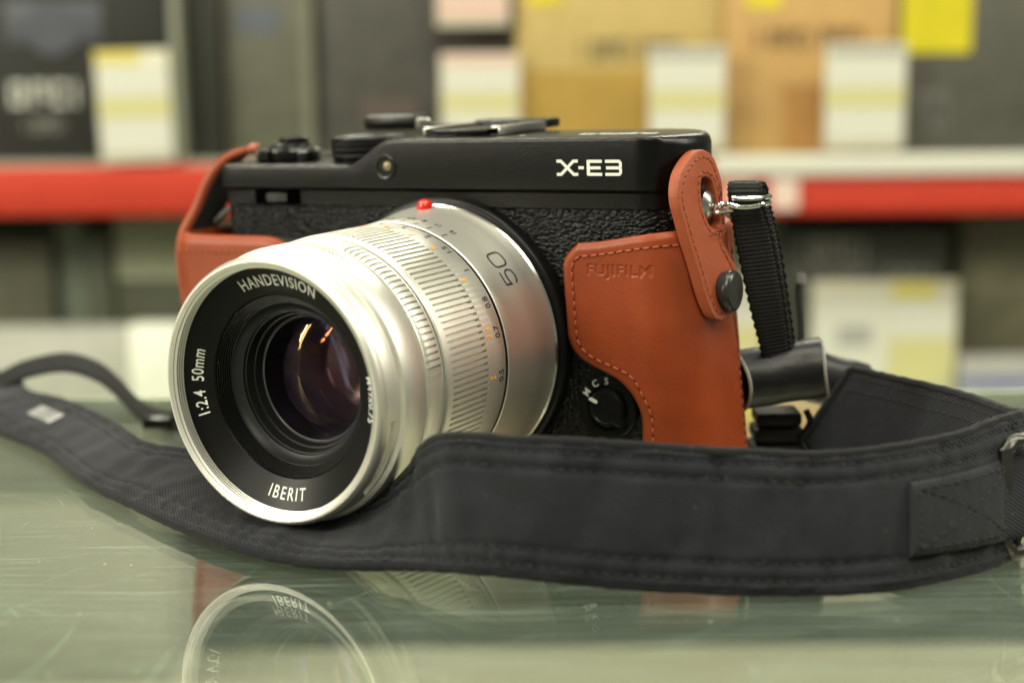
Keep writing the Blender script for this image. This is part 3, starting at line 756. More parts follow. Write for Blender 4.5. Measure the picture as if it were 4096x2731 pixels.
fp_o = obj('front_panel', vs, fs, M['leather'], case, True, 60)
# stitched line that follows the outline
def stitch_run(mb, hb, pts, nrm, pitch=2.05, w=.24, h=.24, fill=.74):
    """pts: list of (Vector) dense, nrm: list of normals"""
    L = [0]
    for a, b in zip(pts, pts[1:]): L.append(L[-1]+(b-a).length)
    def at(s_):
        for i in range(len(pts)-1):
            if s_ <= L[i+1]: k = (s_-L[i])/max(1e-9, L[i+1]-L[i]); return pts[i].lerp(pts[i+1], k), Vector(nrm[i])
        return pts[-1], Vector(nrm[-1])
    s_ = 0
    while s_+pitch*fill < L[-1]:
        a, n = at(s_); b, _ = at(s_+pitch*fill)
        j = Vector((random.uniform(-.05, .05), random.uniform(-.05, .05), random.uniform(-.05, .05)))
        mb.capsule(a+n*.02, b+n*.02+j, w, h, n)
        if hb is not None:
            c, _ = at(min(L[-1], s_+pitch*(fill+.13))); hb.capsule(c-(b-a).normalized()*.22+n*.01, c+(b-a).normalized()*.22+n*.01, .22, .05, n)
        s_ += pitch
st = MB(); hl = MB(); pts = []; nr = []
ins = 2.6
for i in range(0, 60):  # up the cut-out edge
    z = 6+i*(52.6-6)/59; 
    du = (uleft_s(z+.8)-uleft_s(z-.8))/1.6; k = math.sqrt(1+du*du)
    u = uleft_s(z)+ins*k*.98; 
    if z > 50: u = max(u, uleft_s(50)+ins+(z-50)**2*.12)
    p, n = surf_r(u, z, 1.22); pts.append(p); nr.append((n.x, n.y, 0))
for i in range(1, 50):
    u = uleft_s(52.6)+ins+.5+i*(27-uleft_s(52.6)-ins)/49; z = ztop_r(u)-2.7
    p, n = surf_r(u, z, 1.22); pts.append(p); nr.append((n.x, n.y, 0))
stitch_run(st, hl, pts, nr)
pts = []; nr = []
for i in range(50):  # seam down the rear of the right side
    z = 4+i; p, n = surf_r(46.0, z, 1.2); pts.append(p); nr.append((n.x, n.y, 0))
stitch_run(st, hl, pts, nr)
stuff(st.make('stitching', M['thread'], case, smooth=True, sharp=60)); stuff(hl.make('needle_holes', M['hole'], case, smooth=False))

# left front panel that covers the grip
lp_ = [(-34.0, -5.5), (-36, -6.8)]+[(-38-i, -8.2) for i in range(0, 31)]
for i in range(1, 17):
    a = rad(-90-90*i/16); lp_.append((-68.2+5.0*cos(a), -3.2+5.0*sin(a)))
lp_ += [(-73.3, 2), (-73.2, 10), (-72.6, 20), (-71, 27), (-66, 33)]
LPATH, LLEN = polar_path(lp_)
def ztop_l(u): return 55.9 if u > 12.5 else 55.9-12*(1-math.sqrt(max(0, 1-((12.5-u)/12.5)**2)))
vs = []; fs = []; nu = 90; nz = 60
for side in (0, 1):
    for i in range(nz+1):
        for j in range(nu+1):
            u = LLEN*(j/nu); p2, n = LPATH(u); n = -n; zt = ztop_l(u); w = 1-(1-i/nz)**1.0
            zb = bottom(p2.x, p2.y); z = zb+(zt-zb)*(w if i < nz-8 else 1-((nz-i)/8)**1.6*(8/nz))
            d = min(u, zt-z); q = max(0, 1-d/2.2)
            off = (1.2-1.3*q*q+.1*noise.noise((u*.1, z*.1, 9))) if side == 0 else -1.0
            vs.append((p2.x+n.x*off, p2.y+n.y*off, z))
n1 = (nz+1)*(nu+1)
for i in range(nz):
    for j in range(nu):
        a = i*(nu+1)+j; fs.append((a, a+1, a+nu+2, a+nu+1)); fs.append((n1+a, n1+a+nu+1, n1+a+nu+2, n1+a+1))
for i in range(nz):
    for j in (0, nu): a = i*(nu+1)+j; fs.append((a, a+nu+1, n1+a+nu+1, n1+a))
for j in range(nu):
    for i in (0, nz): a = i*(nu+1)+j; fs.append((a, a+1, n1+a+1, n1+a))
obj('grip_panel', vs, fs, M['leather'], case, True, 60)
st = MB(); hl = MB(); pts = []; nr = []
for i in range(60):
    u = LLEN*.60-i*.55; 
    if u < 3: break
    p2, n = LPATH(u); n = -n; pts.append(Vector((p2.x+n.x*1.25, p2.y+n.y*1.25, ztop_l(u)-3.6))); nr.append((n.x, n.y, 0))
stitch_run(st, hl, pts, nr)
stuff(st.make('stitching', M['thread'], case, sharp=60)); stuff(hl.make('needle_holes', M['hole'], case, smooth=False))
# back wall and base of the case
m_ = MB(); vs = []
for x, y in ((46, 34), (40, 34.6), (-60, 34.6), (-66, 33)):
    for o_ in (-1.0, 1.0):
        for z in (bottom(x, y), 46.0 if abs(x) < 45 else 55.0): vs.append((x, y+o_, z))
fs = []
for i in range(3):
    a = 4*i; b = a+4
    fs += [(a, a+1, b+1, b), (a+2, b+2, b+3, a+3), (a+1, a+3, b+3, b+1), (a, b, b+2, a+2)]
fs += [(0, 1, 3, 2), (12, 14, 15, 13)]
obj('back_panel', vs, fs, M['leather'], case, False)
vs = []; fs = []
ol = [(x, y_front(x)-1.0) for x in XS[::4]]+[(x, y_back(x)+1) for x in XS[::-4]]
for z in (0, 1): vs += [(x, y, (bottom(x, y)+.1) if z == 0 else 3.4) for x, y in ol]
k = len(ol); fs = [tuple(range(k)), tuple(range(k, 2*k))]+[(i, (i+1) % k, k+(i+1) % k, k+i) for i in range(k)]
obj('base', vs, fs, M['leather'], case, False)

# looped fastening tab on the right with its press stud
# outline in the side plane, (y, z) in mm
def curve_plate(outer, holes, extr, bevel, sub=6):
    cu = bpy.data.curves.new('c', 'CURVE'); cu.dimensions = '2D'; cu.fill_mode = 'BOTH'; cu.extrude = extr; cu.bevel_depth = bevel; cu.bevel_resolution = 1; cu.offset = -bevel
    for ring in [outer]+holes:
        P = [Vector((p[0], p[1], 0)) for p in ring]; n = len(P); pts = []
        for i in range(n):
            p0, p1, p2, p3 = P[i-1], P[i], P[(i+1) % n], P[(i+2) % n]
            for k in range(sub):
                t = k/sub; pts.append(.5*((2*p1)+(p2-p0)*t+(2*p0-5*p1+4*p2-p3)*t*t+(3*p1-p0-3*p2+p3)*t**3))
        sp = cu.splines.new('POLY'); sp.points.add(len(pts)-1); sp.use_cyclic_u = True
        for q, p in zip(sp.points, pts): q.co = (p.x, p.y, 0, 1)
    o = bpy.data.objects.new('c', cu); COL.objects.link(o)
    me = bpy.data.meshes.new_from_object(o.evaluated_get(bpy.context.evaluated_depsgraph_get()))
    bm = bmesh.new(); bm.from_mesh(me); bmesh.ops.triangulate(bm, faces=[f for f in bm.faces if len(f.verts) > 4])
    bmesh.ops.subdivide_edges(bm, edges=[e for e in bm.edges if e.calc_length() > 2.5], cuts=1); bmesh.ops.remove_doubles(bm, verts=bm.verts, dist=1e-4)
    bmesh.ops.triangulate(bm, faces=bm.faces)
    bm.verts.index_update(); vs = [v.co[:] for v in bm.verts]; fs = [tuple(v.index for v in f.verts) for f in bm.faces]; bm.free()
    bpy.data.objects.remove(o); bpy.data.curves.remove(cu); bpy.data.meshes.remove(me); return vs, fs
TAB_OUT = [(9.7, 74.1), (6.1, 73.9), (2.1, 71.9), (-0.6, 69.7), (-2.3, 66.7), (-2.7, 63.7), (-2.2, 60.6), (-1.6, 56.9), (-0.7, 53.4), (0.2, 49.4), (1.0, 45.4), (2.0, 42.3), (3.5, 40.0), (6.2, 39.3), (9.6, 40.1), (13.2, 43.1), (14.8, 46.3), (14.5, 48.8), (13.5, 50.6), (12.1, 53.1), (11.1, 55.4), (14.4, 57.7), (14.7, 59.8), (14.7, 62.7), (14.5, 65.2), (14.2, 67.3), (13.6, 70.0), (12.4, 72.5)]
TAB_HOLE = [(8.3, 68.6), (6.9, 68.2), (5.9, 65.7), (5.7, 62.8), (6.3, 60.4), (7.7, 58.3), (10.7, 58.1), (11.0, 61.8), (11.0, 63.9), (10.9, 66.0), (10.2, 67.8)]
SNAP = (9.1, 44.9)
def tab_x(y, z):  # the front leg lies over the case, the rear leg dips inside it
    return 63.3-.16*(z-45)+.158*(y-8.5)-2.6*smooth01(12.0, 17.0, y)*(1-smooth01(60, 68, z))*smooth01(50, 54, z)
vs, fs = curve_plate(TAB_OUT, [TAB_HOLE], .8, .35)
tab = obj('fastening_tab', [(tab_x(y, z)+w-1.2, y, z) for y, z, w in vs], fs, M['leather_tab'], case, True, 50)
def loop_pts(ring, inset, sub=8):
    P = [Vector((p[0], p[1], 0)) for p in ring]; n = len(P); out = []
    for i in range(n):
        p0, p1, p2, p3 = P[i-1], P[i], P[(i+1) % n], P[(i+2) % n]
        for k in range(sub):
            t = k/sub; out.append(.5*((2*p1)+(p2-p0)*t+(2*p0-5*p1+4*p2-p3)*t*t+(3*p1-p0-3*p2+p3)*t**3))
    ar = sum(a.x*b.y-b.x*a.y for a, b in zip(out, out[1:]+out[:1])); sg = 1 if ar > 0 else -1
    res = []
    for i in range(len(out)):
        t = (out[(i+1) % len(out)]-out[i-1]).normalized(); res.append(out[i]+Vector((-t.y, t.x, 0))*inset*sg)
    return res
st = MB(); hl = MB()
for ring, ins_ in ((TAB_OUT, 1.5), (TAB_HOLE, -1.1)):
    q = [p for p in loop_pts(ring, ins_) if (Vector((p.x, p.y))-Vector(SNAP)).length > 4.6]
    # start at the point after the gap round the stud
    gaps = [(q[i]-q[i-1]).length for i in range(len(q))]; k = gaps.index(max(gaps)); q = q[k:]+q[:k]
    stitch_run(st, hl, [Vector((tab_x(p.x, p.y)-.04, p.x, p.y)) for p in q], [(1, 0, 0)]*len(q), 1.75, .17, .16)
stuff(st.make('stitching', M['thread'], tab, sharp=60)); stuff(hl.make('needle_holes', M['hole'], tab, smooth=False))
m_ = MB(); m_.lathe([(-1.2, 4.0), (.5, 4.4), (1.3, 4.45), (1.9, 4.1), (2.15, 3.6), (2.05, 3.2), (2.15, 2.9), (2.2, .02)], 48, axis='z')
obj('press_stud', [(tab_x(*SNAP)+z, SNAP[0]+x, SNAP[1]+y) for x, y, z in m_.v], m_.f, M['snap'], case)
# bowed tab on the left end, seen edge on
cl = catmull([(-62.6, 11.2, 74.4), (-66.2, 8.8, 74.3), (-69.6, 5.9, 72.5), (-72.6, 3.4, 68.2), (-74.9, .8, 61.6), (-76.2, -2.6, 56.6), (-76.8, -4.0, 52.0), (-76.9, -4.2, 46), (-76.2, -4.0, 37), (-75.4, -3.6, 31)], 6)
vs = []; fs = []
for i, p in enumerate(cl):
    t = (cl[min(i+1, len(cl)-1)]-cl[max(i-1, 0)]).normalized(); wd = Vector((0, 1, 0)); wd = (wd-t*wd.dot(t)).normalized(); n = t.cross(wd).normalized()
    if n.x > 0: n = -n
    ww = 10.5
    for a, b in ((0, 0), (.15, .55), (.6, 1.0), (ww-.6, 1.0), (ww, .4), (ww, -1.2), (.6, -1.2), (.12, -.75)): vs.append(p+wd*a+n*b)
for i in range(len(cl)-1):
    for j in range(8): fs.append((i*8+j, i*8+(j+1) % 8, (i+1)*8+(j+1) % 8, (i+1)*8+j))
fs += [tuple(range(8)), tuple((len(cl)-1)*8+j for j in range(8))]
o = obj('fastening_tab', vs, fs, M['leather_tab'], case, True, 50)
lin = [tuple(Vector(vs[i*8+k])+(Vector((.3, .8 if k == 6 else -.3, -.1)))) for i in range(len(cl)) for k in (6, 5)]
obj('tab_inner_face', lin, [(2*i, 2*i+1, 2*i+3, 2*i+2) for i in range(len(cl)-1)], M['leather_inside'], o, True)  # black sheet along the inner face of the tab
m_ = MB(); m_.tube([(-66.2, 8.5, 62.5), (-69.5, 6.5, 60.2), (-72.0, 5.0, 57.4)], .5, 8); m_.tube([(-66.2, 10, 62.5), (-69.5, 8, 60.6), (-72.0, 6.6, 57.8)], .5, 8)
m_.make('case_ring', M['chrome'], o)

# ---------------------------------------------------------------- the neck strap
strap = thing('neck_strap', 'charcoal twill neck strap looping in front of the camera and under the silver lens', 'strap')
def ribbon(name, L, U, mat, parent, t=1.0, sub=8, nv=14, pillow=0.0, dips=(), wrinkle=0.0, folds=(), hump=0.0, v0=0.0, v1=1.0, ends=True, jit=0.0):
    """a flat band between two edge curves (mm); returns object and a function (i, v, lift) -> point, normal"""
    LC = catmull(L, sub); UC = catmull(U, sub); n = len(LC)
    arc = [0]
    for i in range(1, n): arc.append(arc[-1]+((LC[i]+UC[i])/2-(LC[i-1]+UC[i-1])/2).length)
    N = []
    for i in range(n):
        d = ((LC[min(i+1, n-1)]+UC[min(i+1, n-1)])-(LC[max(i-1, 0)]+UC[max(i-1, 0)])).normalized()
        w = (UC[i]-LC[i]).normalized(); N.append(d.cross(w).normalized())   # towards the front side
    def at(i, v, lift=0.0):
        i = max(0, min(n-1, i)); a = int(i); k = i-a; b = min(a+1, n-1)
        p = LC[a].lerp(LC[b], k).lerp(UC[a].lerp(UC[b], k), v); nn = N[a].lerp(N[b], k).normalized()
        return p+nn*lift, nn
    def prof(i, v):
        h = t
        for q in dips: h -= .5*math.exp(-((v-q)/.022)**2)
        h += pillow*(sin(pi*v)**.5 if 0 < v < 1 else 0)
        if wrinkle:
            s_ = arc[i]
            pk = sum(math.exp(-((v-q)/.11)**2) for q in dips)
            h += wrinkle*(noise.noise((s_*.16, v*2.2, 5.1))+.55*noise.noise((s_*.33+9, v*4.0, 1.7)))
            for fi, sl, am, wd in folds:
                h += am*math.exp(-((arc[i]-(fi+sl*(v-.5)*25))/wd)**2)*sin(pi*max(0, min(1, v)))**.6
            h += wrinkle*.8*pk*noise.noise((s_*.55, v*3, 8.2))
        return h
    vs = []; fs = []; uv = []; wid = [(UC[i]-LC[i]).length for i in range(n)]
    per = 2*(nv+1)
    for i in range(n):
        for k in range(nv+1):
            v = v0+(v1-v0)*k/nv; p, nn = at(i, v); e = min(1, min(k, nv-k)/1.5+.35); h = prof(i, v)*e
            vs.append(p+nn*h); uv.append((arc[i], v*wid[i]))
        for k in range(nv, -1, -1):
            v = v0+(v1-v0)*k/nv; p, nn = at(i, v); e = min(1, min(k, nv-k)/1.5+.35)
            vs.append(p-nn*t*.8*e); uv.append((arc[i]+300, v*wid[i]))
    for i in range(n-1):
        for k in range(per): fs.append((i*per+k, i*per+(k+1) % per, (i+1)*per+(k+1) % per, (i+1)*per+k))
    if ends: fs += [tuple(range(per)), tuple((n-1)*per+k for k in range(per))]
    ob = obj(name, vs, fs, mat, parent, True, 65, uv)
    return ob, at, n, arc, prof
BL = [(-150, 82, 5), (-135, 64, 4), (-119, 43.5, 2.2), (-102, 24, 2.0), (-83, -7, 2.0), (-69, -25, 2.0), (-57, -40, 2.0), (-45, -53, 2.0), (-35.3, -61.5, 2.0), (-26.4, -67, 2.1), (-17.8, -70.6, 2.6), (-9.6, -73.2, 3.4), (-1.8, -77.2, 4.4),
      (4.9, -81.0, 5.1), (14.1, -84.1, 5.2), (29.4, -85.2, 3.7), (44.6, -85.1, 2.6), (56.1, -84.9, 2.0), (67.9, -83.8, 1.6), (80, -81.5, 1.6), (93.4, -74.5, 1.5), (102.6, -67.8, 1.5), (108, -61, 1.5), (110.6, -52, 1.6), (109.8, -43, 1.8), (104, -27, 2), (92, -10, 2), (81.5, 0.0, 2.0), (76.2, 3.5, 2.2)]
BU = [(-130, 96, 8), (-119, 66, 8), (-103, 48.5, 8.4), (-85.2, 23, 8.6), (-69.6, -3.5, 9.2), (-52.5, -12, 9.0), (-41, -18, 7.4), (-33.5, -30.5, 6.4), (-28.5, -38.5, 4.9), (-23.6, -43.5, 4.9), (-19, -49, 7.2), (-12.6, -55, 11.4), (-6.7, -60.5, 18),
      (-1.0, -71.5, 26.6), (14.3, -79, 28.0), (29.6, -80.5, 27.5), (45.0, -79.5, 26.0), (56.6, -79, 25.2), (68.5, -77.5, 24.5), (80.9, -74, 24.8), (94.9, -66, 25.2), (105, -58, 26.2), (110.4, -53, 26.0), (112.6, -48, 25.2), (111.5, -41.5, 24.4), (107.7, -25.4, 24), (99.1, -9.5, 24), (93.0, 1.0, 24), (90.6, 4.2, 23.9)]
FOLDS = []
_arc = [0]
for _a, _b, _c, _d in zip(BL, BU, BL[1:], BU[1:]): _arc.append(_arc[-1]+((Vector(_c)+Vector(_d)-Vector(_a)-Vector(_b))/2).length)
for k_, sl, am, wd in ((5.4, .5, .5, 2.2), (6.6, -.4, -.4, 1.6), (8.6, .5, .45, 2.0), (11.5, .5, .7, 1.6), (12.6, .25, -.75, 1.3), (13.15, .1, .5, 1.4), (13.9, -.35, -.45, 1.6), (14.4, -.2, .3, 1.6), (14.85, .15, -.4, 1.5), (15.3, .1, .3, 2.0), (15.75, -.2, -.35, 1.4), (16.4, .15, -.4, 1.3), (17.1, -.1, .3, 1.5), (17.6, .1, -.35, 1.3), (18.3, 0, -.4, 1.5), (18.8, .1, .3, 1.2)):
    i_ = int(k_); FOLDS.append((_arc[i_]+(_arc[i_+1]-_arc[i_])*(k_-i_), sl, am, wd*1.5))
band, bat, bn, barc, bprof = ribbon('padded_band', BL, BU, M['cloth'], strap, t=.95, sub=12, nv=40, pillow=.55, dips=(.075, .20, .80, .925), wrinkle=.55, folds=FOLDS)
# piping along both edges and the sewn end
pp = MB()
LC = [bat(i, 0.0)[0] for i in range(bn)]; UC = [bat(i, 1.0)[0] for i in range(bn)]
pv = MB()
def fuzz(pts, amp): return [p+Vector((noise.noise(p*.7), noise.noise(p*.7+Vector((7, 1, 3))), noise.noise(p*.7+Vector((3, 9, 2)))))*amp for p in pts]
pp.tube(fuzz(LC, .22), 1.0, 8); 
o_ = pp.make('piping', M['cloth'], strap)
pp = MB(); pp.tube(fuzz(UC, .22), 1.05, 8); pp.make('piping', M['cloth'], strap)
pp = MB(); pp.tube([bat(bn-1, v)[0] for v in (0, .25, .5, .75, 1.0)], 1.35, 8); pp.make('end_binding', M['cloth'], strap)
# stitched lines along the band
st = MB()
for v, pitch in ((.075, 2.2), (.20, 2.5), (.80, 2.5), (.925, 2.2)):
    s_ = 0
    ii = 0.0
    while ii < bn-3:
        def idx(target):
            lo = int(ii)
            while lo < bn-2 and barc[lo+1] < target: lo += 1
            return lo+(target-barc[lo])/max(1e-6, barc[lo+1]-barc[lo])
        a = idx(s_); b = idx(s_+pitch*.72); ii = a
        if b >= bn-2: break
        h = bprof(int(a), v)
        pa, na = bat(a, v, h+.03); pb2, _ = bat(b, v+random.uniform(-.003, .003), bprof(int(b), v)+.03)
        st.capsule(pa, pb2, .22, .26, na)
        pa, na = bat(a, v, -.80); pb2, _ = bat(b, v, -.80); st.capsule(pa, pb2, .17, .16, -na)
        s_ += pitch
stuff(st.make('stitching', M['dark_thread'], band, sharp=60))
# the sewn patch where the buckle webbing is fixed to the band
sub = 12
def col(k): return k*sub
PL = []; PU = []
i0 = 19.15*sub; i1 = 20.95*sub
for k in range(7):
    i = i0+(i1-i0)*k/6; v_lo = .20-.05*k/6; v_hi = .735+.0*k/6
    PL.append(bat(i, v_lo, 2.1)[0]); PU.append(bat(i, v_hi, 2.1)[0])
for d in (7, 16, 30):
    PL.append(PL[6]+Vector((.90, .42, 0)).normalized()*d); PU.append(PU[6]+Vector((.90, .42, 0)).normalized()*d)
patch, pat, pn, parc, pprof = ribbon('sewn_patch', PL, PU, M['cloth'], strap, t=.75, sub=6, nv=14, pillow=.2, dips=(.10, .90), wrinkle=.15)
st = MB()
def seam(P0, P1, n):
    for k in range(n):
        a = k/n; b = (k+.7)/n
        A, na = pat(P0[0]+(P1[0]-P0[0])*a, P0[1]+(P1[1]-P0[1])*a, .95); B, _ = pat(P0[0]+(P1[0]-P0[0])*b, P0[1]+(P1[1]-P0[1])*b, .95)
        st.capsule(A, B, .16, .22, na)
for P0, P1, n in (((2, .1), (34, .1), 10), ((2, .9), (34, .9), 10), ((2, .1), (2, .9), 7), ((34, .1), (34, .9), 7), ((2, .1), (34, .9), 12), ((2, .9), (34, .1), 12)): seam(P0, P1, n)
stuff(st.make('stitching', M['dark_thread'], patch, sharp=60))
# metal slider at the right edge
m_ = MB()
bk = [(104.6, -63.6, 21.6), (104.6, -65.8, 4.4), (106.2, -65.6, 2.6), (118.5, -59.0, 2.4), (120, -58.0, 3.9), (120, -55.6, 21.4), (118.5, -56.2, 23.0), (106.2, -63.0, 23.2)]
q = []
for i in range(len(bk)):
    a = Vector(bk[i]); b = Vector(bk[(i+1) % len(bk)]); q += [a.lerp(b, t) for t in (0, .33, .66)]
m_.tube(q, 1.45, 10, closed=True); m_.make('buckle', simple('gunmetal_slider', (0.085, 0.083, 0.075), 0.33, 1.0), strap)
# worn woven mark on the left of the band
m_ = MB()
def on_band(i, v, lift): return bat(i, v, lift)[0]
for k, w in enumerate((.9, 1.3, .5, .5, .5, 1.3, 2.2)):
    i = (2.03+.075*k)*sub; di = w*.17
    di += .28; P = [on_band(i, .44, 1.8), on_band(i+di, .44, 1.8), on_band(i+di-.5, .70, 1.8), on_band(i-.5, .70, 1.8)]
    m_.add(P, [(0, 1, 2, 3)])
stuff(m_.make('woven_mark', simple('white_weave', (0.48, 0.48, 0.46), 0.8), strap, smooth=False))
# nylon webbing up to the ring on the right
WL = [(68.4, -12.1, 27.2), (66.9, -13.6, 32.3), (63.6, -16.8, 43.3), (60.4, -19.4, 55.9), (58.6, -21.3, 64.5), (58.3, -20.9, 67.4), (58.8, -19.2, 68.6), (60.0, -17.4, 67.6), (60.6, -16.8, 64.0), (62.4, -15.4, 55.5), (65.4, -13.0, 43.0), (68.4, -10.6, 32.0), (69.6, -9.8, 27)]
WU = [(74.3, -10.8, 27.6), (73.0, -12.2, 33.2), (70.9, -15.4, 43.8), (67.9, -18.2, 56.6), (65.2, -20.3, 64.6), (64.9, -19.9, 67.3), (65.4, -18.2, 68.5), (66.6, -16.4, 67.5), (67.4, -15.6, 64.0), (69.8, -14.4, 55.9), (72.4, -12.0, 43.4), (74.6, -9.6, 32.2), (75.6, -8.8, 27)]
web, wat, wn, warc, wprof = ribbon('webbing', WL, WU, M['webbing'], strap, t=.75, sub=10, nv=8, jit=1)
ed = MB()
for v in (0.0, 1.0):   # the looped selvedge shows as small beads
    pts = []
    for i in range(wn*2):
        p, nn = wat(i/2, v); pts.append(p+(wat(i/2, 1)[0]-wat(i/2, 0)[0]).normalized()*(.22*sin(i*1.9))*(1 if v else -1)+nn*.1*cos(i*1.9))
    ed.tube(pts, .42, 6)
stuff(ed.make('selvedge', M['webbing'], web))
# wire ring
m_ = MB(); m_.tube(catmull([(53.6, -22.6, 63.2), (54.6, -24.6, 64.2), (55.8, -25.0, 64.6), (57.5, -23.9, 64.6), (59.8, -23.6, 64.0), (62.5, -23.4, 64.0), (65.6, -22.6, 64.5), (66.8, -20.5, 64.7), (66.6, -18.0, 65.0)], 6), .52, 10)
m_.tube(catmull([(58.6, -22.7, 65.7), (60.2, -22.9, 65.6), (63, -22.9, 65.6), (65.6, -22.3, 65.8), (66.9, -20.3, 65.9), (66.7, -18, 66)], 6), .52, 10)
m_.tube(catmull([(53.8, -21.8, 62.3), (54.8, -23.8, 62.9), (56.5, -23.6, 63.1), (58.6, -22.6, 63.2)], 6), .52, 10)
m_.make('wire_ring', M['chrome'], strap)
# leather sleeve the webbing drops into
def sleeve(name, A, B, r, mat, flat=1.0, n=40, rings=14, sag=0.0, flare=0.0):
    A = Vector(A); B = Vector(B); ax = (B-A).normalized(); up = Vector((0, 0, 1)); up = (up-ax*up.dot(ax)).normalized(); sd = ax.cross(up)
    vs = []; fs = []
    for lay in (0, 1):
        for i in range(rings+1):
            t = i/rings; c = A.lerp(B, t)
            for j in range(n):
                a = 2*pi*j/n; q = (r-(.9 if lay else 0))*(1+flare*abs(t-.5)*2)
                q *= 1+.05*noise.noise((t*3, cos(a), sin(a)))
                vs.append(c+up*q*cos(a)*flat+sd*q*sin(a)+ax*(1.2*cos(2*a)*(t-.5)))
    n1 = (rings+1)*n
    for i in range(rings):
        for j in range(n):
            a = i*n+j; b = i*n+(j+1) % n; fs += [(a, b, b+n, a+n), (n1+a, n1+a+n, n1+b+n, n1+b)]
    for i in (0, rings):
        for j in range(n): a = i*n+j; b = i*n+(j+1) % n; fs.append((a, b, n1+b, n1+a))
    return obj(name, vs, fs, mat, strap, True, 50), A, B, up, sd
sl, A, B, up, sd = sleeve('end_sleeve', (63.2, -9.4, 24.6), (80.8, -8.2, 27.0), 6.6, M['black_leather'], 1.0)
m_ = MB()
worn = simple('worn_leather_edge', (0.28, 0.27, 0.24), 0.6)
for P, sg in ((A, -1), (B, 1)):
    m_.tube([P+up*6.5*cos(a)+sd*6.5*sin(a)+(B-A).normalized()*(sg*.6*cos(2*a)) for a in [2*pi*k/40 for k in range(40)]], .42, 6, closed=True)
m_.make('sleeve_edge', worn, sl)
sleeve('end_sleeve', (80.5, 14.0, 21.5), (95.0, 16.0, 17.2), 6.5, M['black_leather'], .95)
m_ = MB()
for k in range(3): m_.box(66.8+k*.5, 79.2-k*.6, -4.2+k*.4, 6, 5.2+k*3.7, 8.3+k*3.7, .8)
m_.make('webbing_stack', M['webbing'], strap)
m_ = MB(); m_.tube(catmull([(78.4, -5.0, 16.8), (79.4, -5.2, 14.0), (77.8, -5.0, 10.4), (79.2, -4.6, 7.2), (77.6, -4.4, 4.0)], 6), .75, 8); m_.box(67.4, 77.6, -2.0, 7, 1.4, 4.8, .6); m_.make('buckle_shade_piece', M['black_gloss'], strap)
e0 = [(82.6, 20.2, 24.0), (82.4, 20.8, 32.0), (81.9, 21.6, 38.0), (81.8, 22.0, 43.0)]
ribbon('webbing_end', [(p[0]-.9, p[1], p[2]) for p in e0], [(p[0]+.9, p[1]+5.5, p[2]) for p in e0], M['webbing'], strap, t=.8, sub=6, nv=6)
m_ = MB(); m_.tube([(81.6, 21.4, 41.8), (81.7, 21.6, 44.2)], lambda t: 1.25-.3*t, 10); m_.make('frayed_tip', simple('grey_frayed_nylon', (0.16, 0.16, 0.15), 0.9), strap)
# narrow webbing curling up behind on the left
c_ = [(-139.8, 73.9, 1.0), (-134.2, 74.4, 5.0), (-128.5, 74.8, 9.0), (-121.3, 75.5, 12.2), (-110.5, 75.8, 14.0), (-101.2, 74.4, 11.5), (-94.4, 70.6, 7.2), (-88.6, 65, 3.4), (-82.5, 60, 1.6), (-74, 55, 1.2), (-62, 46, 1.2)]
ribbon('webbing', [(x+.6, y-3.6, z-1.9) for x, y, z in c_], [(x-.6, y+3.8, z+1.9) for x, y, z in c_], M['webbing'], strap, t=.8, sub=8, nv=8)
m_ = MB(); m_.box(-84.5, -77, 52, 60, .3, 3.2, .6); m_.make('buckle_shade_piece', M['black_gloss'], strap)  # black block put where only a shadow falls by the webbing tail

# ---------------------------------------------------------------- the shop shelves behind
shelf = thing('display_shelf', 'shop shelf unit with a red price strip along its front edge', 'shelf')
M['red_strip'] = simple('red_plastic_strip', (0.56, 0.050, 0.026), 0.35, vary=0.05)
M['white_lip'] = simple('white_shelf_lip', (0.68, 0.68, 0.58), 0.4)
M['shelf_dark'] = simple('dark_shelf_board', (0.10, 0.105, 0.085), 0.6, vary=0.3)
M['wall_dark'] = simple('dim_shelf_back', (0.085, 0.085, 0.06), 0.7, vary=0.35)
M['shelf_glass'] = simple('greenish_shelf_board', (0.34, 0.40, 0.31), 0.35)
e = MB(); e.box(-700, 175, 689, 693, -0.6, 31.6, .5); e.box(175, 700, 687, 693, -3.8, 21.5, .5); e.make('price_rail', M['red_strip'], shelf)
e = MB(); e.box(146, 700, 684, 693, 21.8, 35.6, 1); e.make('front_lip', M['white_lip'], shelf)
e = MB(); e.box(-700, 700, 693.5, 960, 24, 34.8); e.make('shelf_board', M['shelf_glass'], shelf, smooth=False)
e = MB(); e.box(-700, 700, 640, 960, -146, -135.2); e.make('shelf_board', simple('pale_lower_board', (0.30, 0.33, 0.23), 0.5), shelf, smooth=False)
e = MB(); e.box(-700, 700, 960.2, 968, -150, 270); e.make('back_panel', M['wall_dark'], shelf, smooth=False)
e = MB(); e.box(-208.6, -203.4, 690, 958, 35, 250); e.make('divider', simple('pale_grey_divider', (0.27, 0.28, 0.21), 0.5), shelf)
e = MB(); e.box(184.9, 202.7, 685.4, 686.9, 0, 20.5); e.make('rail_sticker', simple('pink_white_sticker', (0.80, 0.62, 0.52), 0.6), shelf, smooth=False)
e = MB(); e.box(150, 172, 686.5, 688.8, 1, 20.5); e.make('rail_sticker', simple('pale_red_sticker', (0.78, 0.36, 0.28), 0.6), shelf, smooth=False)

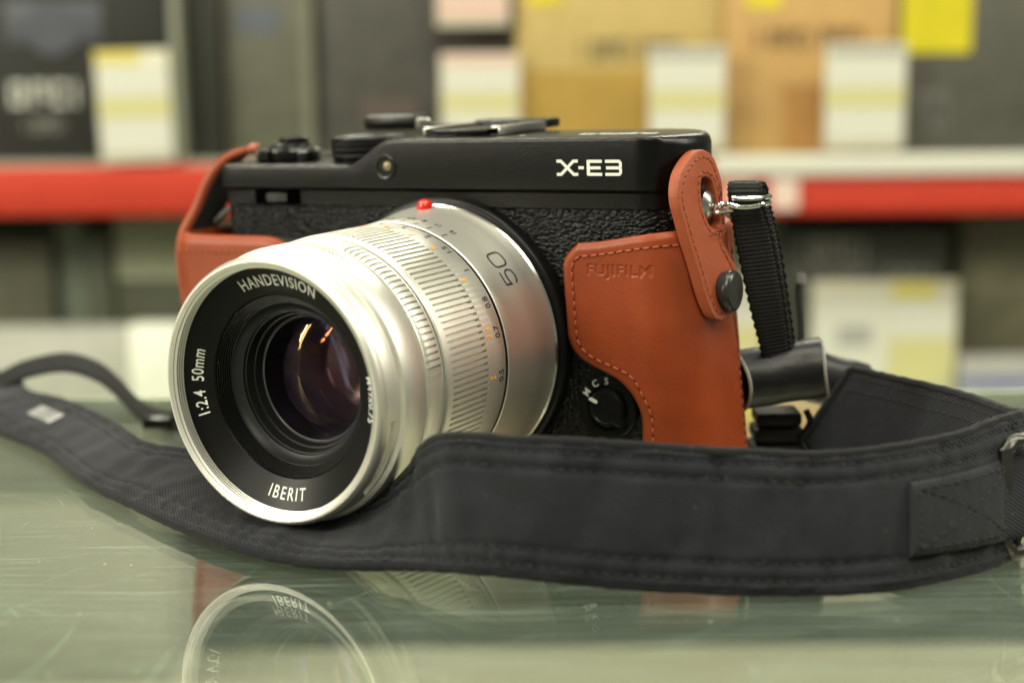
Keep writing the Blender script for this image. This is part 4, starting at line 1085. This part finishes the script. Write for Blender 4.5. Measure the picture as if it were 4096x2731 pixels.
def carton(name, label, x0, x1, y0, y1, z0, z1, mat, bands=(), cat='box'):
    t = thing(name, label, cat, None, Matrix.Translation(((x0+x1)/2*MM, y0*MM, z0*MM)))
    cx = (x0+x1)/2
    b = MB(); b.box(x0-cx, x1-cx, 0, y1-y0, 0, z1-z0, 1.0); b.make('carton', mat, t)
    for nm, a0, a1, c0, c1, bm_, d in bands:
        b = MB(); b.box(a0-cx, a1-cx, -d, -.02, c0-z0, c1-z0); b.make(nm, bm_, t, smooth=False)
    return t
def letters(parent_, x0, x1, z0, z1, n, mat, y=-.45, slant=0):
    cx = parent_.matrix_world.translation.x/MM; cz = parent_.matrix_world.translation.z/MM
    b = MB(); w = (x1-x0)/n
    for k in range(n):
        a = x0-cx+k*w; hh = z1-z0; q = w*.2
        kind = (k*7+n) % 4
        b.box(a+.1*w, a+.1*w+q, y, -.03, z0-cz, z1-cz)
        if kind != 1: b.box(a+.1*w+q, a+.85*w, y, -.03, z1-cz-hh*.2, z1-cz)
        if kind in (0, 2): b.box(a+.1*w+q, a+.8*w, y, -.03, z0-cz, z0-cz+hh*.2)
        if kind in (0, 3): b.box(a+.85*w-q, a+.85*w, y, -.03, z0-cz+hh*.2, z1-cz-hh*.2)
    stuff(b.make('print', mat, parent_, smooth=False))
K = lambda n, c, r=.55, v=.12: simple(n, c, r, vary=v)
M['ink_pale'] = K('pale_print', (0.60, 0.60, 0.52)); M['ink_grey'] = K('grey_print', (0.16, 0.14, 0.09)); M['ink_dim'] = K('dim_print', (0.075, 0.08, 0.095))
bx = carton('product_box', 'tall black box with blurred white print beside a yellow topped price card', -350, -212, 700, 860, 34.9, 190, K('black_carton', (0.018, 0.018, 0.014)))
letters(bx, -320, -264, 71, 87, 4, M['ink_pale']); letters(bx, -311, -280, 54, 62.5, 5, K('dim_white_print', (0.26, 0.26, 0.22)))
b = MB(); b.lathe([(-1.2, 17), (-1.2, .02)], 40, c=(-7, 0, 86)); b.box(-38, 26, -1.1, -.05, 76, 104, .4); b.make('printed_picture', M['ink_dim'], bx)
bx = carton('product_box', 'narrow dark box between the pale divider and the grey brown box', -201, -179.5, 705, 850, 34.9, 180, K('dark_carton', (0.03, 0.03, 0.022)))
bx = carton('product_box', 'grey brown box standing left of the camera dials', -177.5, -118.5, 712, 860, 34.9, 172, K('grey_olive_carton', (0.115, 0.115, 0.08), v=.2),
            [('side_stripe', -126, -119, 36, 170, K('pale_olive', (0.17, 0.17, 0.12)), .5), ('dim_print', -170, -140, 118, 136, K('bluish_print', (0.11, 0.12, 0.14)), .4)])
bx = carton('product_box', 'dark grey box behind the camera top with two price cards on it', -115, 16, 716, 860, 34.9, 178, K('charcoal_carton', (0.065, 0.063, 0.052), v=.3),
            [('side_stripe', -36, 15.5, 103, 121, K('dark_band', (0.045, 0.035, 0.03)), .5), ('dim_print', -88, -50, 55, 74, K('reddish_print', (0.095, 0.07, 0.06)), .4)])
bx = carton('product_box', 'golden yellow box with grey print behind the hot shoe', 17, 153.8, 705, 850, 34.9, 176, K('gold_carton', (0.50, 0.37, 0.13)),
            [('lower_band', 17.3, 153.4, 37, 91, K('deep_gold_band', (0.42, 0.27, 0.055)), .3), ('round_emblem', 25, 47, 134, 146, K('yellow_print', (0.72, 0.58, 0.02)), .5)])
letters(bx, 58, 132, 98, 112, 9, K('olive_print', (0.20, 0.165, 0.08)), -.9)
bx = carton('product_box', 'orange tan box with brown lower corner right of the golden box', 154.6, 268.8, 702, 850, 34.9, 176, K('tan_carton', (0.52, 0.32, 0.115)),
            [('lower_band', 195, 250, 37, 80, K('brown_band', (0.40, 0.20, 0.055)), .3), ('round_emblem', 168, 192, 131, 146, K('yellow_print', (0.75, 0.62, 0.03)), .5)])
letters(bx, 174, 252, 105, 118, 9, K('brown_print', (0.17, 0.105, 0.045)), -.9)
bx = carton('product_box', 'dark grey box with a bright yellow square at the right edge', 269.8, 390, 700, 850, 34.9, 176, K('slate_carton', (0.085, 0.083, 0.065), v=.2),
            [('yellow_square', 271, 317, 101, 150, K('bright_yellow', (0.62, 0.53, 0.01)), .5)])
letters(bx, 281, 311, 51, 76, 3, K('dim_grey_print', (0.15, 0.15, 0.13)))
# price cards hung in front of the boxes
M['card'] = simple('cream_card', (0.64, 0.62, 0.46), 0.6); M['card_y'] = simple('pale_yellow_panel', (0.62, 0.59, 0.28), 0.6); M['card_w'] = simple('white_panel', (0.68, 0.68, 0.58), 0.6)
M['card_gold'] = simple('yellow_header', (0.70, 0.60, 0.16), 0.6); M['card_pink'] = simple('pink_header', (0.72, 0.50, 0.42), 0.6); M['card_grey'] = simple('grey_panel', (0.40, 0.40, 0.36), 0.6)
def card(label, x0, x1, y, z0, z1, panels, tilt=0.0):
    t = thing('price_card', label, 'price card', 'price cards in front of the boxes', Matrix.Translation(((x0+x1)/2*MM, y*MM, z0*MM)) @ Matrix.Rotation(tilt, 4, 'Y'))
    w = (x1-x0)/2; b = MB(); b.box(-w, w, 0, 1.0, 0, z1-z0, .3); b.make('card', M['card'], t)
    for nm, a0, a1, c0, c1, mm in panels:
        b = MB(); dq = .6 if nm == 'printed_square' else .25; b.box(-w+2*w*a0, -w+2*w*a1, -dq, -.01 if dq < .5 else -.27, (z1-z0)*c0, (z1-z0)*c1); b.make(nm, M[mm], t, smooth=False)
    return t
P0 = [('price_panel', .03, .97, .60, .86, 'card_w'), ('price_panel', .03, .97, .40, .58, 'card_y'), ('price_panel', .03, .97, .08, .38, 'card_w')]
card('cream price card with a yellow top corner in front of the black box', -257, -208.6, 687.5, 34, 107, P0+[('header', .0, .62, .88, 1.0, 'card_gold')], -.02)
card('cream price card with a pink header behind the camera top', -33, 19, 698, 40, 103, P0+[('header', .03, .97, .88, .98, 'card_pink')])
card('upper price card cut off by the top edge of the photo', -35, 12.7, 700, 120.5, 182, P0[:2]+[('header', .03, .97, .08, .3, 'card_pink')])
card('white price card standing against the golden box', 104, 154.2, 690, 38.5, 106, P0+[('header', .03, .97, .88, .98, 'card_grey')])
card('white price card standing against the orange tan box', 219, 272, 688, 38.7, 107.5, P0+[('header', .03, .97, .88, .98, 'card_grey')])

# lower shelf
lb = [(-390, -310, 740, -135, -22, K('olive_carton', (0.11, 0.11, 0.07), v=.3), 'dark olive box on the lower shelf at the left edge'),
      (-308, -288, 748, -135, -10, K('grey_green_carton', (0.18, 0.21, 0.15)), 'slim grey green box on the lower shelf'),
      (-286, -268, 742, -135, -18, K('deep_olive_carton', (0.09, 0.10, 0.065)), 'slim dark box on the lower shelf next to the leather case')]
for x0, x1, y0, z0, z1, mm, lab in lb: carton('product_box', lab, x0, x1, y0, y0+120, z0, z1, mm)
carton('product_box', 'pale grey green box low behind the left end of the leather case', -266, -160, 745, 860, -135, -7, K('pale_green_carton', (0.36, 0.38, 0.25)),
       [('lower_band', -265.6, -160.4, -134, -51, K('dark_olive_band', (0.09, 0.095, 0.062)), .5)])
carton('product_box', 'low whitish box on the lower shelf above the curled strap', -400, -253, 715, 738, -135, -80.5, K('grey_white_carton', (0.48, 0.48, 0.42)))
carton('product_box', 'small bright white box left of the silver lens', -250.5, -214, 708, 736, -135, -79, K('white_carton', (0.84, 0.86, 0.74)))
carton('product_box', 'pale grey green box between the leather case and the black box', 158, 203, 748, 860, -135, -8, K('pale_sage_carton', (0.26, 0.28, 0.20), v=.15))
bx = carton('product_box', 'black box with grey print and a big card on the lower shelf at right', 205, 318, 735, 860, -135, -19, K('black_box_carton', (0.07, 0.072, 0.058), v=.2))
letters(bx, 220, 268, -41, -25, 4, K('mid_grey_print', (0.34, 0.34, 0.29))); letters(bx, 220, 314, -62, -46, 9, K('low_grey_print', (0.24, 0.24, 0.20)))
card('large price card with yellow right half on the lower shelf', 220.5, 321.5, 722, -135, -53, [('price_panel', .02, .52, .05, .88, 'card_w'), ('header', .55, .85, .84, .98, 'card_gold'), ('price_panel', .54, .98, .12, .5, 'card_y'), ('price_panel', .54, .98, .52, .82, 'card_w'), ('printed_square', .18, .42, .44, .62, 'card_grey')])
card('yellowish price card seen between the leather case and the strap webbing', 160, 187, 722, -135, -50, P0)
carton('product_box', 'dark olive box at the lower right edge', 328, 420, 745, 860, -120, -12, K('brown_olive_carton', (0.17, 0.16, 0.10), v=.35))
carton('product_box', 'low grey box with blue lower stripe at the lower right edge', 324, 420, 716, 740, -135, -108, K('grey_carton', (0.36, 0.36, 0.33)), [('lower_band', 324.2, 419, -134, -121, K('blue_band', (0.16, 0.18, 0.36)), .5)])
wall = MB(); wall.box(-2600, 2600, 2900, 2920, -900, 2400); o = wall.make('wall', simple('pale_shop_wall', (0.42, 0.41, 0.33), 0.8), None, smooth=False); o['kind'] = 'structure'
wall = MB(); wall.box(-3300, -3280, -2600, 2890, -900, 1500); o = wall.make('wall', simple('pale_side_wall', (0.45, 0.43, 0.36), 0.8), None, smooth=False); o['kind'] = 'structure'
